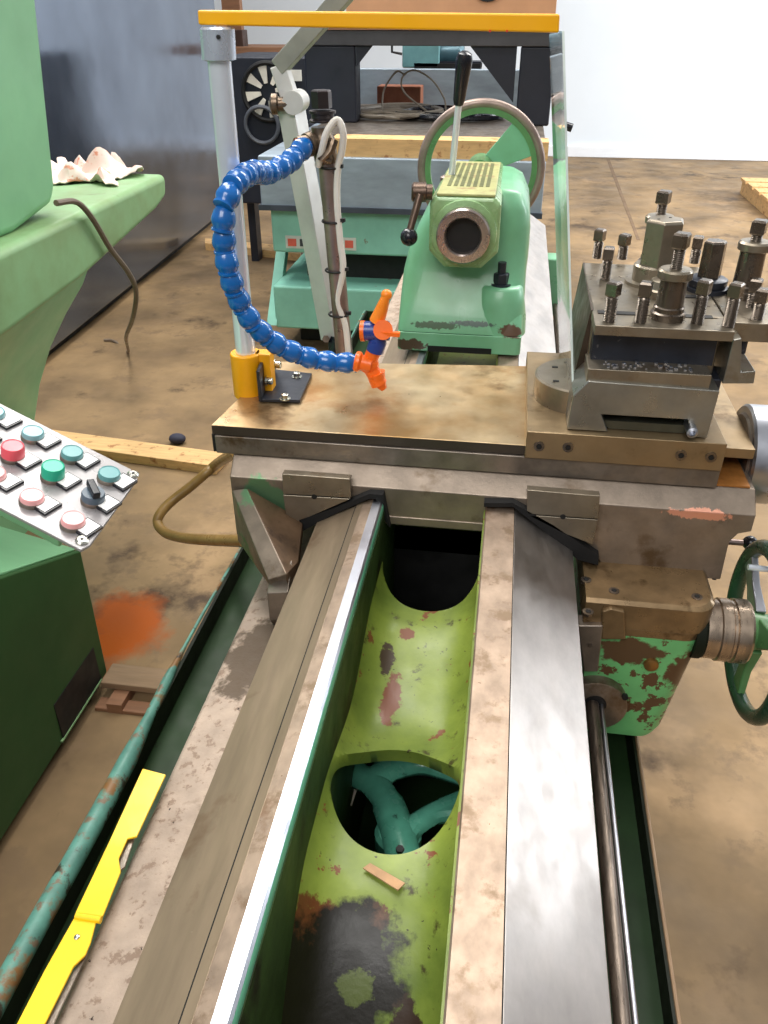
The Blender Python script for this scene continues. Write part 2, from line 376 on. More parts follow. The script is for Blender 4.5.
# drip tray under the bed
tray = thing('drip_tray', (-.13, 1.4, 0), 'long shallow green drip tray under the lathe with a weathered teal folded rim', 'drip tray')
fin('tray_bottom', MB().box(-.582, .294, -.2, 3.4, .318, .329), green_tray, tray)
tray_shade_m = mat('shade blackened tray wall', (22, 28, 16), 0, .6, .2, 9)  # near-black green paints the shade on the tray's inner walls
fin('tray_side', MB().box(-.588, -.581, -.2, 3.4, .318, .380), tray_shade_m, tray)
fin('tray_side', MB().box(.290, .296, -.2, 3.4, .318, .380), tray_shade_m, tray)
fin('tray_rim', MB().tube([(-.592+.003*math.sin(y*9), y, .380+.002*math.sin(y*7)) for y in [-.2+.1*i for i in range(37)]], [.0165 if -.2+.1*i < .95 else (.010 if -.2+.1*i < 1.15 else .0035) for i in range(37)], 18), teal_rim, tray)
fin('tray_rim', MB().tube([(.2975, y, .380) for y in (-.2, .5, 1.2, 2, 3.4)], .003, 8), mat('bare tan rim edge', (150, 122, 94), .3, .5), tray)
fin('tray_end', MB().box(-.588, .296, 3.39, 3.4, .32, .38), green_tray, tray)
fin('tray_support', MB().box(-.45, .2, -.19, -.10, 0, .318), navy, tray)
fin('tray_support', MB().box(-.45, .2, 2.5, 2.6, 0, .318), navy, tray)

# hinged yellow sheet guard resting by the ledge
zg = .640
def slabz(pts, z, th=.003):
    P = [q(px, py, Z=z) for px, py in pts]; return MB().hexa(P, [p+V(0, 0, th) for p in P])
gd = thing('hinged_guard', q(95, 900, Z=zg), 'bright yellow hinged sheet metal guard lying along the left edge of the lathe bed', 'guard')
fin('upper_leaf', slabz([(143,770),(166,776),(137,838),(128,840),(119,860),(121,873),(103,918),(76,914),(110,842)], zg), yellow_sheet, gd, .0006)
fin('lower_leaf', slabz([(76,917),(97,921),(91,944),(86,956),(74,968),(38,1040),(10,1040),(45,972)], zg), yellow_sheet, gd, .0006)
fin('hinge_barrel', MB().cyl(q(76,916,Z=zg+.003), q(101,920,Z=zg+.003), .004), yellow_sheet, gd)
fin('rivet', MB().sphere(q(77,937,Z=zg+.003), .0035, (1,1,.5)), zinc, gd)
fin('backing_strip', slabz([(122,842),(135,838),(125,868),(120,872),(118,860)], zg-.006), steel_dull, gd)
fin('backing_strip', slabz([(80,962),(88,955),(66,1000),(52,1030),(44,1030)], zg-.006), steel_dull, gd)

# teal casting seen through the cored hole
tcst = thing('spoked_casting', q(400, 810, Z=.33), 'dark teal spoked casting seen through the round hole in the lathe bed', 'casting')
zc = .50
P = lambda px, py, z=zc: q(px, py, Z=z)
fin('spoke', MB().tube(smooth([P(352,772), P(372,780), P(392,768), P(425,762), P(470,775)], 5), .022, 12, .8), tealcast, tcst)
fin('spoke', MB().tube(smooth([P(368,778), P(386,800), P(397,830), P(405,862)], 5), [.022]*6+[.025]*10, 12, .8), tealcast, tcst)
fin('ring', MB().torus(P(455,856,.50), (0,0,1), .070, .013, 48, 10), tealcast, tcst)
fin('spoke', MB().tube(smooth([P(398,842), P(420,822), P(450,806), P(478,796)], 5), .017, 12, .8), tealcast, tcst)
fin('hub', MB().lathe(P(398,846,.465), (0,0,1), [(.034,0),(.034,.03),(.028,.036)], 24), tealcast, tcst)
fin('hub_bolt', MB().cyl(P(400,852,.515), P(400,852,.515)+V(0,0,.008), .006, n=6), blk, tcst)
fin('pedestal', MB().lathe((P(398,846,.465).x, P(398,846,.465).y, .330), (0,0,1), [(.06,0),(.06,.008),(.03,.02),(.026,.15)], 24), tealcast, tcst)
s = MB(); pp = [P(*a, .47) for a in ((345,806),(350,778),(364,762),(361,778),(352,806))]
tag(fin('paper_scrap', s.hexa(pp, [p+V(0,0,.003) for p in pp]), mat('off white paper', (236, 224, 206), 0, .8)), 'pale paper sliver beside the teal casting under the bed hole', 'paper')

# ------------------------------------------------------------------ carriage (saddle and apron)
Ys = 1.157; Yb = 1.50
car = thing('lathe_carriage', (0, 1.3, .45), 'heavy oily steel lathe saddle straddling the ways with chipped green apron', 'lathe carriage')
prof = [(-.440,.862),(-.440,.70),(-.400,.672),(-.345,.668),(-.335,.725),(-.2,.8005),(-.1745,.8015),(-.162,.748),(-.008,.748),(-.002,.802),(.043,.8035),(.19,.712),(.205,.69),(.392,.69),(.390,.765),(.400,.782),(.419,.788),(.419,.862)]
fr = [(x, min(z, .818)) for x, z in prof]
s = MB()
yA = Ys; yB = Ys+.032
s.rings([[V(x, yA, min(z, .818)) for x, z in prof], [V(x, yB, min(z, .848)) for x, z in prof], [V(x, Yb, min(z, .848)) for x, z in prof]])
fin('saddle', s, steel_saddle, car, .002)
# arched shadow lip between the ways
fin('saddle_arch', MB().prism([(-.172,.7485),(-.005,.7485),(-.005,.765),(-.172,.765)], 'Y', Ys-.002, Ys+.02), steel_saddle, car, .002)
# wiper holder plates and black wipers
def front(pts, y0, y1): return MB().prism([(q(px, py, Y=y0).x, q(px, py, Y=y0).z) for px, py in pts], 'Y', y0, y1)
y0 = Ys-.016
for pts in ([(282,474),(350,479),(351,498),(283,494)], [(283,495),(351,499),(330,508),(296,523),(286,515)],
            [(527,490),(600,496),(598,519),(527,514)], [(527,515),(598,520),(593,545),(560,532)]):
    h = fin('wiper_holder', front(pts, y0, Ys), steel_tool, car, .0012)
for px, py in ((314,497), (563,517)):
    c = q(px, py, Y=y0-.001); fin('cap_screw', MB().cyl(c, c+V(0, .006, 0), .0045, n=12), blk, car)
def zz(px, py, Y): p = q(px, py, Y=Y); return (p.x, p.z)
yw = Ys-.012
fin('wiper', front([(299,520),(330,510),(369,494),(383,495),(388,520),(390,528),(379,512),(376,499),(369,499),(335,514),(303,531)], yw-.004, Ys+.004), rubber, car)
fin('wiper', front([(484,503),(513,503),(553,525),(599,556),(598,565),(578,560),(545,532),(513,507),(484,507)], yw-.004, Ys+.004), rubber, car)
# triangular stiffening wing on the left
a = q(233,489,Y=1.15); b_ = q(246,487,Y=1.15); c_ = q(270,576,Y=1.02); d_ = q(288,572,Y=1.02)
s = MB()
A0 = V(-.432,1.15,.80); A1 = V(-.405,1.15,.80); B0 = q(268,580,Y=.985); B1 = q(287,574,Y=.985)
A0 = q(232,490,Y=1.15); A1 = q(247,488,Y=1.15)
s.hexa([A0, A1, B1, B0], [V(A0.x,1.15,.69), V(A1.x,1.15,.69), V(B1.x,1.0,B1.z-.03), V(B0.x,1.0,B0.z-.03)])
fin('wing_rib', s, steel_saddle, car, .002)
C0 = q(303,520,Y=1.15); D0 = q(298,562,Y=1.05)
s = MB().hexa([A1, C0, D0, B1], [A1+V(0,0,-.05), C0+V(0,.0,-.02), D0+V(0,0,-.02), B1+V(0,0,-.02)])
fin('wing_web', s, mat('brown oily rib web', (104, 82, 62), .3, .5, .2, 20, chips=[((60,44,32), 16, .56, .08)]), car, .0015)
p = q(278, 592, Y=.985)
fin('wing_foot', MB().hexa([q(267,593,Y=.97), q(288,592,Y=.97), q(292,560,Y=1.03), q(270,572,Y=1.03)], [q(267,593,Y=.97)+V(0,0,-.055), q(288,592,Y=.97)+V(0,0,-.055), q(292,560,Y=1.03)+V(0,0,-.12), q(270,572,Y=1.03)+V(0,0,-.12)]), steel_dull, car, .0015)
# apron
ya = 1.05
def rrect(x0, x1, y0, y1, r, z, n=6, corners=(1, 1, 1, 1)):
    out = []
    for k, (cx, cy, a) in enumerate(((x1-r, y1-r, 0), (x0+r, y1-r, PI/2), (x0+r, y0+r, PI), (x1-r, y0+r, 1.5*PI))):
        rr = r if corners[k] else .001
        ccx = cx if corners[k] else (x1-.001 if k in (0, 3) else x0+.001); ccy = cy if corners[k] else (y1-.001 if k < 2 else y0+.001)
        for i in range(n+1): t = a+PI/2*i/n; out.append(V(ccx+rr*math.cos(t), ccy+rr*math.sin(t), z))
    return out
X1 = q(713, 606, Y=ya).x+.012
def ap(x0, x1, y0, z, r=.035): return rrect(x0, x1, y0, 1.4, r, z, 6, (0, 0, 0, 1))
zt = q(650, 605, Y=ya).z
s = MB().rings([ap(.165, X1-.006, ya+.006, zt+.0), ap(.165, X1, ya, zt-.006), ap(.165, X1-.002, ya, zt-.052)])
fin('apron_cap', s, apron_brown, car, .0015)
zb = q(640, 741, Y=1.06).z
s = MB().rings([ap(.17, X1-.004, ya+.002, zt-.052), ap(.18, X1-.010, ya+.004, zt-.10), ap(.185, X1-.034, ya+.008, zb+.03), ap(.19, X1-.042, ya+.013, zb+.008), ap(.20, X1-.055, ya+.03, zb)])
fin('apron_housing', s, green_apron, car, .002)
s = MB().rings([ap(.172, X1-.0035, ya+.0008, zt-.052), ap(.172, X1-.006, ya+.002, zt-.068)])
fin('apron_seam', s, apron_brown, car, .001)
for px, py in ((614,591), (697,597), (586,580), (588,612)):
    c = q(px, py, Z=zt) if py > 585 and px > 600 else q(px, py, Z=zt+.0)
    fin('cap_screw', MB().lathe(c+V(0,0,-.004), (0,0,1), [(.0085,0),(.0085,.0052),(.0045,.0055),(.0045,.001)], 16), steel_screw, car)
    fin('hex_socket', MB().cyl(c+V(0,0,.0008), c+V(0,0,.0018), .0042, n=6), blk, car)
# small keeper tabs on the apron front
fin('apron_tab', front([(601,640),(602,612),(611,609),(625,612),(626,640)], ya-.008, ya+.01), apron_brown, car, .003)
fin('apron_tab', front([(578,626),(603,626),(598,672),(584,672)], ya-.010, ya+.02), steel_dull, car, .002)
c = q(590, 645, Y=ya-.010); fin('cap_screw', MB().cyl(c+V(0,-.002,0), c+V(0,.006,0), .004, n=12), steel_screw, car)
c = q(651, 664, Y=ya+.004); fin('oil_plug', MB().lathe(c+V(0,.012,0), (0,-1,0), [(.0125,0),(.0125,.012),(.0115,.017),(.006,.019)], 20), mat('brown brass plug', (150, 112, 62), .7, .35, .1, 40), car)
# round lead screw flange
c = V(.206, ya-.016, .492)
s = MB().lathe(c+V(0,.03,0), (0,-1,0), [(.053,0),(.053,.028),(.050,.030)], 40)
fin('screw_flange', s, steel_saddle, car)
c2 = q(625, 697, Y=ya-.017)
fin('cap_screw', MB().cyl(c2+V(0,-.003,0), c2+V(0,.004,0), .005, n=14), blk, car)
fin('bore_collar', MB().lathe(V(.2045, ya-.017, .500), (0,-1,0), [(.019,0),(.019,.0012),(.0165,.0014)], 24), blk, car)
# apron hub barrel and hand wheel
hy, hz = 1.10, .655
hub0 = q(706, 628, Y=hy)
wX = .462
hc = V(0, hub0.y, hub0.z)
s = MB().lathe((X1-.004, hy, hc.z), (1,0,0), [(.049,0),(.049,.02),(.052,.022),(.052,.038),(.050,.040),(.050,.044),(.053,.046),(.053,.066),(.050,.070)], 40)
fin('dial_barrel', s, mat('turned steel dial', (176, 158, 140), .9, .3, .1, 20, (3, 1, 1)), car)
fin('barrel_seat', MB().lathe((X1-.022, hy, hc.z), (1,0,0), [(.051,0),(.051,.014),(.048,.018)], 32), tray_shade_m, car)
wc = V(wX, 1.129, .611)
wh = fin('hand_wheel', MB().torus(wc, (1,0,0), .141, .0135, 72, 14), mat('dark green wheel rim', (42, 74, 54), 0, .3, .15, 12), car)
fin('wheel_hub', MB().lathe(wc+V(-.03,0,0), (1,0,0), [(.034,0),(.034,.012),(.03,.045),(.02,.05)], 32), green_wheel, wh)
for k in range(3):
    an = 2*PI*k/3+.55; d = V(0, math.cos(an), math.sin(an)); pr = V(0, -math.sin(an), math.cos(an))
    s = MB(); A = wc+d*.025; B = wc+d*.134
    s.rings([[A+pr*.026+V(-.008,0,0), A-pr*.026+V(-.008,0,0), A-pr*.026+V(.010,0,0), A+pr*.026+V(.010,0,0)],
             [(A+B)/2+pr*.015+V(-.007,0,0), (A+B)/2-pr*.015+V(-.007,0,0), (A+B)/2-pr*.015+V(.007,0,0), (A+B)/2+pr*.015+V(.007,0,0)],
             [B+pr*.020+V(-.006,0,0), B-pr*.020+V(-.006,0,0), B-pr*.020+V(.006,0,0), B+pr*.020+V(.006,0,0)]])
    fin('wheel_spoke', s, steel_bright if k == 0 else green_wheel, wh, .003)
p0 = q(716, 541, Y=1.30); p1 = q(744, 543, Y=1.30)
lv = fin('engage_lever', MB().cyl(p0+V(-.06,0,0), p1, .0055), pipe_brown, car)
fin('lever_ball', MB().sphere(q(750, 543, Y=1.30), .0135), blk_soft, lv)
p0 = q(748, 567, Y=1.16); lv = fin('clamp_lever', MB().cyl(p0, p0+V(.09,0,-.004), .005), chrome, car)
fin('side_plate', MB().prism([(q(717,540,X=.388).y, q(717,540,X=.388).z), (q(722,545,X=.388).y, q(722,545,X=.388).z), (q(715,580,X=.388).y, q(715,580,X=.388).z), (q(712,576,X=.388).y, q(712,576,X=.388).z)], 'X', .384, .39), blk, car)

# ------------------------------------------------------------------ cross slide
cs = thing('cross_slide', (-.06, 1.34, .848), 'broad flat cross slide with an oil stained golden steel top reaching across the saddle', 'cross slide')
fin('slide_top', MB().hexa([V(-.4725,1.185,.9), V(.055,1.187,.9), V(.055,1.53,.9), V(-.4385,1.482,.9)], [V(-.4725,1.185,.883), V(.055,1.187,.883), V(.055,1.53,.883), V(-.4385,1.482,.883)]), steel_top, cs, .001)
fin('slide_body', MB().prism([(-.468,.849),(.357,.849),(.357,.882),(-.468,.882)], 'Y', 1.181, 1.49), steel_dull, cs, .0015)
fin('slide_tip', MB().box(-.4745, -.466, 1.186, 1.20, .849, .882), blk, cs)
fin('slide_lip', MB().hexa([V(-.4722,1.1848,.899), V(.052,1.1868,.899), V(.052,1.1868,.8832), V(-.4722,1.1848,.8832)], [p+V(0,-.0006,0) for p in (V(-.4722,1.1848,.899), V(.052,1.1868,.899), V(.052,1.1868,.8832), V(-.4722,1.1848,.8832))]), mat('dark steel edge', (84, 76, 68), .6, .45), cs)  # thin darker strip over the front face of the slide top
steel_base = mat('grimy bronze toned steel', (160, 138, 106), .75, .38, .12, 9, chips=[((104, 82, 54), 9, .58, .12)])
rb = fin('swivel_base', MB().box(.052, .356, 1.176, 1.53, .8825, .930), steel_base, cs, .0015)
for px, py in ((539,446), (568,447), (681,455), (711,457)):
    c = q(px, py, Y=1.176)
    sc = fin('socket_screw', MB().lathe(c+V(0,.004,0), (0,-1,0), [(.0085,0),(.0085,.006),(.0048,.0062),(.0048,.002)], 20), steel_screw, cs)
    fin('hex_socket', MB().cyl(c+V(0,-.0012,0), c+V(0,-.0022,0), .0045, n=6), blk, sc)
s = MB(); cc = V(.140, 1.325, .930)
s.lathe(cc, (0,0,1), [(.078,0),(.078,.038),(.075,.041)], 48)
dk = fin('swivel_disc', s, steel_tool, cs)
for px, py in ((555,367), (556,381)):
    c = q(px, py, Z=.9715); fin('slot_mark', MB().box(c.x-.005, c.x+.005, c.y-.003, c.y+.003, .9705, .9722), blk, dk)
fin('slide_extension', MB().box(.357, .414, 1.222, 1.50, .884, .901), steel_base, cs, .001)
fin('rust_tongue', MB().box(.358, .410, 1.19, 1.48, .8485, .8515), mat('orange rust film', (176, 116, 56), .3, .5, .15, 30), cs)
# cross feed dial
dX = .418; dc = V(dX, 1.31, .850)
fin('feed_dial', MB().lathe(dc, (1,0,0), [(.080,0),(.084,.004),(.084,.05),(.078,.054),(.078,.085)], 56), steel_bright, cs)
fin('dial_face', MB().lathe(dc+V(-.004,0,0), (1,0,0), [(.066,0),(.070,.004)], 48), steel_dull, cs)
fin('dial_shaft', MB().cyl((.36,1.31,.850), (.43,1.31,.850), .02), steel_dull, cs)

# ------------------------------------------------------------------ compound slide
cp = thing('compound_slide', (.22, 1.35, .93), 'smooth grey steel compound slide with dovetail under the square tool post', 'compound slide')
yc = 1.19
def zx(px, py, Y=yc): p = q(px, py, Y=Y); return (p.x, p.z)
prf = [zx(566,437), zx(573,396), zx(589,381), zx(720,391), zx(706,443)]
prf[0] = (prf[0][0], .931); prf[4] = (prf[4][0], .931)
out = [prf[0], prf[1], prf[2], prf[3], prf[4], (zx(690,440)[0], .931), zx(688,420), (zx(601,418)[0], zx(688,420)[1]), (zx(608,432)[0], .931)]
fin('slide_body', MB().prism(out, 'Y', yc, 1.53), steel_face, cp, .002)
fin('dovetail', MB().prism([(zx(601,420)[0],.945),(zx(690,420)[0],.945),(zx(686,436)[0],.9315),(zx(609,436)[0],.9315)], 'Y', yc+.012, 1.5), mat('dark dovetail steel', (84, 84, 72), .6, .4, .1, 20), cp)  # dovetail in a flat dark greenish grey
c = q(692, 432, Y=yc-.012)
fin('gib_screw', MB().lathe(c+V(0,.03,0), (0,-1,0), [(.0085,0),(.0085,.034),(.0045,.036),(.0045,.028)], 20), steel_bright, cp)
fin('lug', MB().box(zx(716,400)[0]-.008, zx(727,400)[0], 1.24, 1.30, zx(716,418)[1], zx(716,392)[1]), steel_dark, cp, .002)

# ------------------------------------------------------------------ tool post
tp = thing('tool_post', (.235, 1.37, 1.004), 'square steel tool post crowded with square headed clamp screws and hex nuts', 'tool post')
ZT = 1.099
xl, xr = .1365, .335
bz = zx(650, 386, 1.2)[1]
fin('post_core', MB().box(xl+.002, xr-.002, 1.262, 1.47, bz, ZT), steel_tool, tp, .002)
L = q(583,262,Z=ZT)
fin('rear_holder', MB().prism([(L.x+.002, L.y),(xl+.001,1.472),(.34,1.472),(.345,L.y)], 'Z', bz+.01, ZT-.001), steel_tool, tp, .002)
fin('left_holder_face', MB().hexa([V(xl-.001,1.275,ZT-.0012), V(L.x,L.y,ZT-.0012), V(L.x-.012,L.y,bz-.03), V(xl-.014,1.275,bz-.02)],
    [V(xl+.006,1.275,ZT-.0012), V(L.x+.006,L.y,ZT-.0012), V(L.x+.006,L.y,bz-.03), V(xl+.004,1.275,bz-.02)]), mat('dark brown steel side', (92, 78, 66), .7, .4, .15, 14), tp)  # left face in a darker brown than the rest of the post
fin('front_holder_top', MB().prism([(xl,1.2),(xr,1.2),(xr,1.262),(.325,1.262),(.318,1.255),(.15,1.255),(xl,1.272)], 'Z', zx(650,338,1.2)[1], ZT), steel_tool, tp, .0015)
fin('front_holder_slot', MB().box(xl+.004, xr-.012, 1.236, 1.262, zx(650,370,1.2)[1]-.002, zx(650,338,1.2)[1]), steel_dark, tp)
fin('front_holder_ledge', MB().box(xl-.002, .316, 1.196, 1.262, bz, zx(650,371,1.2)[1]), steel_tool, tp, .0015)
sw = MB()
for k in range(46):
    x = xl+.02+random.random()*.15; y = 1.205+random.random()*.028; r = .0012+random.random()*.0014; z0 = zx(650,371,1.2)[1]
    sw.box(x-r, x+r, y-r, y+r, z0-.0003, z0+r)
tag(fin('metal_swarf', sw, steel_bright), 'bright metal chips scattered in the front slot of the tool post', 'metal chips', kind='stuff')
# right holder with L bracket
fin('right_holder', MB().prism([(xr+.001,1.245),(.44,1.245),(.44,1.44),(xr+.001,1.44)], 'Z', ZT-.030, ZT-.001), steel_tool, tp, .0015)
fin('right_bracket', front([(722,384),(733,340),(742,338),(741,372),(756,371),(754,384)], 1.225, 1.40), steel_face, tp, .002)
c = q(745,335,Y=1.26); fin('bolt_tip', MB().cyl(c+V(0,0,.0), c+V(0,0,-.028), .007, n=10), steel_dark, tp)

def hgt(base, py, px): return q(px, py, Y=base.y).z
def clamp_screw(px, pyb, pyt, tilt=0.0, rot=.3, dark=False):
    b0 = q(px, pyb, Z=ZT); top = hgt(b0, pyt, px)+.004; h = top-ZT
    m = steel_screw
    s = MB(); hs = min(.022, h*.48)
    prof = []; z = -.002
    while z < h-hs-.003: prof += [(.0080, z), (.0092, z+.001), (.0080, z+.002)]; z += .0024
    prof.append((.0070, h-hs))
    s.lathe(b0, (0, 0, 1), prof, 16)
    a = .0086
    s.lathe(b0, (0,0,1), [(a*1.15, h-hs), (a*1.414, h-hs+.002), (a*1.414, h-.003), (a*1.1, h)], 4, True, rot)
    return fin('clamp_screw', s, m, tp, .0008)
for a in ((609,321,284,.2), (640,322,284,.5), (697,323,282,.25), (728,326,285,.2), (757,318,291,.3), (751,306,281,.4),
          (597,257,231,.3), (605,279,249,.6), (622,258,236,.1), (694,262,238,.5)):
    clamp_screw(a[0], a[1], a[2], rot=a[3])
def knurled_stud(px, pyb, disc, top, hr=.0105, Z0=ZT):
    b0 = q(px, pyb, Z=Z0); zd = hgt(b0, disc, px); zt_ = hgt(b0, top, px)
    h1 = zd-Z0; h2 = zt_-Z0
    st = fin('height_stud', MB().lathe(b0, (0,0,1), [(.026,-.002),(.026,.010),(.0225,.012),(.0225,.018),(.0205,.020),(.0195,h1-.014),(.0195,h1-.006)], 32), steel_screw, tp)
    s = MB(); R = .0245; n = 64
    s.rings([[b0+V(math.cos(2*PI*i/n)*(r+(.0006 if i % 2 and e_ else 0)), math.sin(2*PI*i/n)*(r+(.0006 if i % 2 and e_ else 0)), z) for i in range(n)] for r, z, e_ in ((.022,h1-.008,0),(R,h1-.006,1),(R,h1+.004,1),(.022,h1+.007,0),(.009,h1+.0075,0))])
    fin('knurled_nut', s, steel_tool, st)
    prof = [(.0085,h1+.006)]; z = h1+.008
    while z < h2-.022: prof += [(.0078,z),(.0088,z+.0012),(.0078,z+.0024)]; z += .0028
    s = MB().lathe(b0, (0,0,1), prof, 18); s.lathe(b0, (0,0,1), [(hr*1.2,h2-.022),(hr*1.414,h2-.020),(hr*1.414,h2-.003),(hr*1.1,h2)], 4, True, .35)
    fin('lock_screw', s, steel_screw, st, .0008)
knurled_stud(667, 318, 273, 232)
knurled_stud(743, 296, 245, 219)
knurled_stud(652, 266, 219, 190)
# central hexagonal clamp nut on its round base
b0 = q(651, 283, Z=ZT)
hb = fin('clamp_base', MB().lathe(b0, (0,0,1), [(.044,-.002),(.044,.005),(.033,.006),(.033,.030),(.030,.033)], 48), steel_tool, tp)
z1 = hgt(b0, 222, 655)-ZT+.006
s = MB().lathe(b0+V(.006,0,0), (0,0,1), [(.028,.030),(.033,.032),(.033,z1-.004),(.029,z1)], 6, True, .35)
fin('hex_nut', s, steel_tool, hb, .0015)
for dx, dy in ((.008,.008), (-.012,-.006)): fin('dimple', MB().cyl(b0+V(.006+dx,dy,z1), b0+V(.006+dx,dy,z1+.0006), .0025, n=10), blk, hb)
fin('clamp_cap', MB().lathe(q(663,296,Z=ZT), (0,0,1), [(.03,0),(.03,.012),(.026,.014),(.022,.026),(.018,.028)], 32), steel_tool, tp)
b1 = q(706, 290, Z=ZT); z2 = hgt(b1, 240, 708)-ZT
h2 = fin('cam_collar', MB().lathe(b1, (0,0,1), [(.033,-.002),(.033,.006),(.029,.007),(.031,.011),(.031,.019),(.026,.022)], 40), steel_dark, tp)
fin('hex_nut', MB().lathe(b1, (0,0,1), [(.019,.020),(.019,.026),(.0185,z2-.003),(.016,z2)], 6, True, .1), steel_screw, h2, .001)
fin('cam_notch', MB().box(b1.x-.045, b1.x-.02, b1.y-.05, b1.y-.035, ZT, ZT+.0015), blk, h2)
# notches between core and front holder
fin('holder_gap', MB().box(xl+.008, xl+.066, 1.254, 1.268, ZT-.0005, ZT+.0012), blk, tp)
fin('holder_gap', MB().box(xl+.118, xl+.178, 1.254, 1.268, ZT-.0005, ZT+.0012), blk, tp)

# ------------------------------------------------------------------ splash guard: pole, clamp, rail, clear sheet
yp = 1.33
sg = thing('splash_guard', q(285, 400, Z=.9), 'chrome pole splash guard clamped to the cross slide with yellow top rail', 'splash guard')
pb = q(249, 388, Y=yp); pt = q(219, 58, Y=yp); tt = q(217, 26, Y=yp)
fin('pole', MB().cyl(pb, pt, .0175, n=32), chrome, sg)
fin('pole_collar', MB().lathe(pt-V(0,0,.004), (tt-pt), [(.019,0),(.0255,.002),(.0255,(tt-pt).length),(.022,(tt-pt).length+.003)], 32), mat('satin collar steel', (196, 206, 222), .5, .3, .05, 8), sg)
c = q(218, 37, Y=yp-.026); fin('grub_screw', MB().cyl(c, c+V(0,.004,0), .003, n=10), blk, sg)
A = q(197, 10, Y=yp-.012); A2 = q(198, 25, Y=yp-.012); B = q(560, 14, Y=yp+.02); B2 = q(559, 33, Y=yp+.02)
dY = V(0, .03, 0)
fin('top_rail', MB().hexa([A, B, B2, A2], [A+dY, B+dY, B2+dY, A2+dY]), yellow_bar, sg, .003)
for px in (490, 507):
    t_ = (px-197)/363.; c = q(px, 31, Y=yp-.0125+.032*t_); fin('rail_dot', MB().cyl(c, c+V(0,.002,0), .0016, n=10), mat('red spot', (220, 60, 30), 0, .5), sg)
cb = q(246, 392, Z=.895); s = MB()
ctop = q(246, 352, Y=yp)
s.lathe((pb.x, yp, .893), (0,0,1), [(.027,0),(.028,.004),(.028,ctop.z-.893-.002),(.026,ctop.z-.893)], 32)
s.box(pb.x+.018, pb.x+.046, yp-.008, yp+.02, .895, ctop.z)
fin('pole_clamp', s, yellow_clamp, sg, .0015)
for px, py in ((250,357), (250,372)):
    c = q(px, py, Y=yp-.03)
# angle bracket
g0 = q(262,402,Z=.9015); g1 = q(300,403,Z=.9015); g2 = q(312,376,Z=.9015); g3 = q(275,372,Z=.9015)
th = V(0,0,.006)
s = MB().hexa([g0, g1, g2, g3], [g0+th, g1+th, g2+th, g3+th]); ab = fin('angle_bracket', s, steel_dark, sg, .001)
u0 = q(262,402,Z=.9015); u1 = q(259,374,Y=u0.y)
s = MB().hexa([u0, g3, g3+V(0,0,.066), u0+V(0,0,.058)], [u0+V(-.006,0,0), g3+V(-.006,0,0), g3+V(-.006,0,.066), u0+V(-.006,0,.058)])
fin('bracket_upright', s, steel_dark, ab, .001)
for px, py, nx in ((285,399,0), (297,377,0), (271,381,1), (280,365,1)):
    if nx == 0:
        c = q(px, py, Z=.9075); m_ = MB().lathe(c, (0,0,1), [(.010,0),(.010,.0015),(.0065,.0016),(.0065,.009),(.005,.010)], 20)
    else:
        c = q(px, py, Y=u0.y+(.035 if px < 275 else .075)); c = V(u0.x+.006*(1 if px < 275 else 2), c.y, c.z)
        m_ = MB().lathe(c+V(-.006,0,0), (1,0,0), [(.010,0),(.010,.0015),(.0065,.0016),(.0065,.011),(.005,.012)], 20)
    fin('bracket_bolt', m_, zinc, sg)
# clear sheet seen nearly edge on, with pale cut edge
glass = bpy.data.materials.new('clear acrylic'); glass.use_nodes = True
gb = glass.node_tree.nodes['Principled BSDF']; gb.inputs['Transmission Weight'].default_value = 1.0
gb.inputs['Roughness'].default_value = .03; gb.inputs['IOR'].default_value = 1.46; gb.inputs['Base Color'].default_value = (.93, .95, .95, 1)
e0 = q(562, 31, Y=yp+.02); e1 = q(573, 430, Y=1.23)
f0 = q(549, 31, Y=1.62); f1 = q(560, 372, Y=1.52)
thk = V(.003, 0, 0)
fin('clear_sheet', MB().hexa([e0, e1, f1, f0], [e0+thk, e1+thk, f1+thk, f0+thk]), glass, sg)
fin('sheet_edge', MB().hexa([e0+V(0,-.001,0), e1+V(0,-.001,0), e1+V(0,-.003,0), e0+V(0,-.003,0)], [p+V(.0032,0,0) for p in (e0+V(0,-.001,0), e1+V(0,-.001,0), e1+V(0,-.003,0), e0+V(0,-.003,0))]), mat('pale acrylic edge', (214, 226, 222), 0, .3), sg)

# ------------------------------------------------------------------ segmented coolant hose
path = [(305,146,1.50),(290,161,1.455),(270,172,1.40),(251,173,1.32),(234,186,1.26),(225,210,1.24),(224,240,1.24),(229,272,1.24),(239,300,1.25),(254,324,1.26),(276,343,1.28),(304,356,1.30),(332,362,1.315),(358,363,1.325)]
pts = smooth([q(a, b, Y=c) for a, b, c in path], 12)
hs = thing('coolant_hose', pts[0], 'bright blue segmented coolant hose curling past the chrome pole with orange nozzle fitting', 'coolant hose')
tot = [0]
for i in range(1, len(pts)): tot.append(tot[-1]+(pts[i]-pts[i-1]).length)
def at_len(d):
    for i in range(1, len(pts)):
        if tot[i] >= d: t = (d-tot[i-1])/(tot[i]-tot[i-1]); return pts[i-1].lerp(pts[i], t), (pts[min(i+1,len(pts)-1)]-pts[i-1]).normalized()
    return pts[-1], (pts[-1]-pts[-2]).normalized()
nseg = round(tot[-1]/.0335); stp = tot[-1]/nseg
for k in range(nseg):
    p, d = at_len(k*stp); k_ = stp/.0275
    fin('hose_segment', MB().lathe(p, d, [(.0100,-.008),(.0135,-.005),(.0168,.002),(.0186,.010),(.0190,.0155),(.0180,.0195),(.0155,.0235),(.0148,.0268),(.0166,.0275),(.0166,.0308),(.0140,.0322),(.010,.033)], 24), blue_hose, hs)
e_ = pts[-1]
yy = 1.33
def o(px, py, Y=yy): return q(px, py, Y=Y)
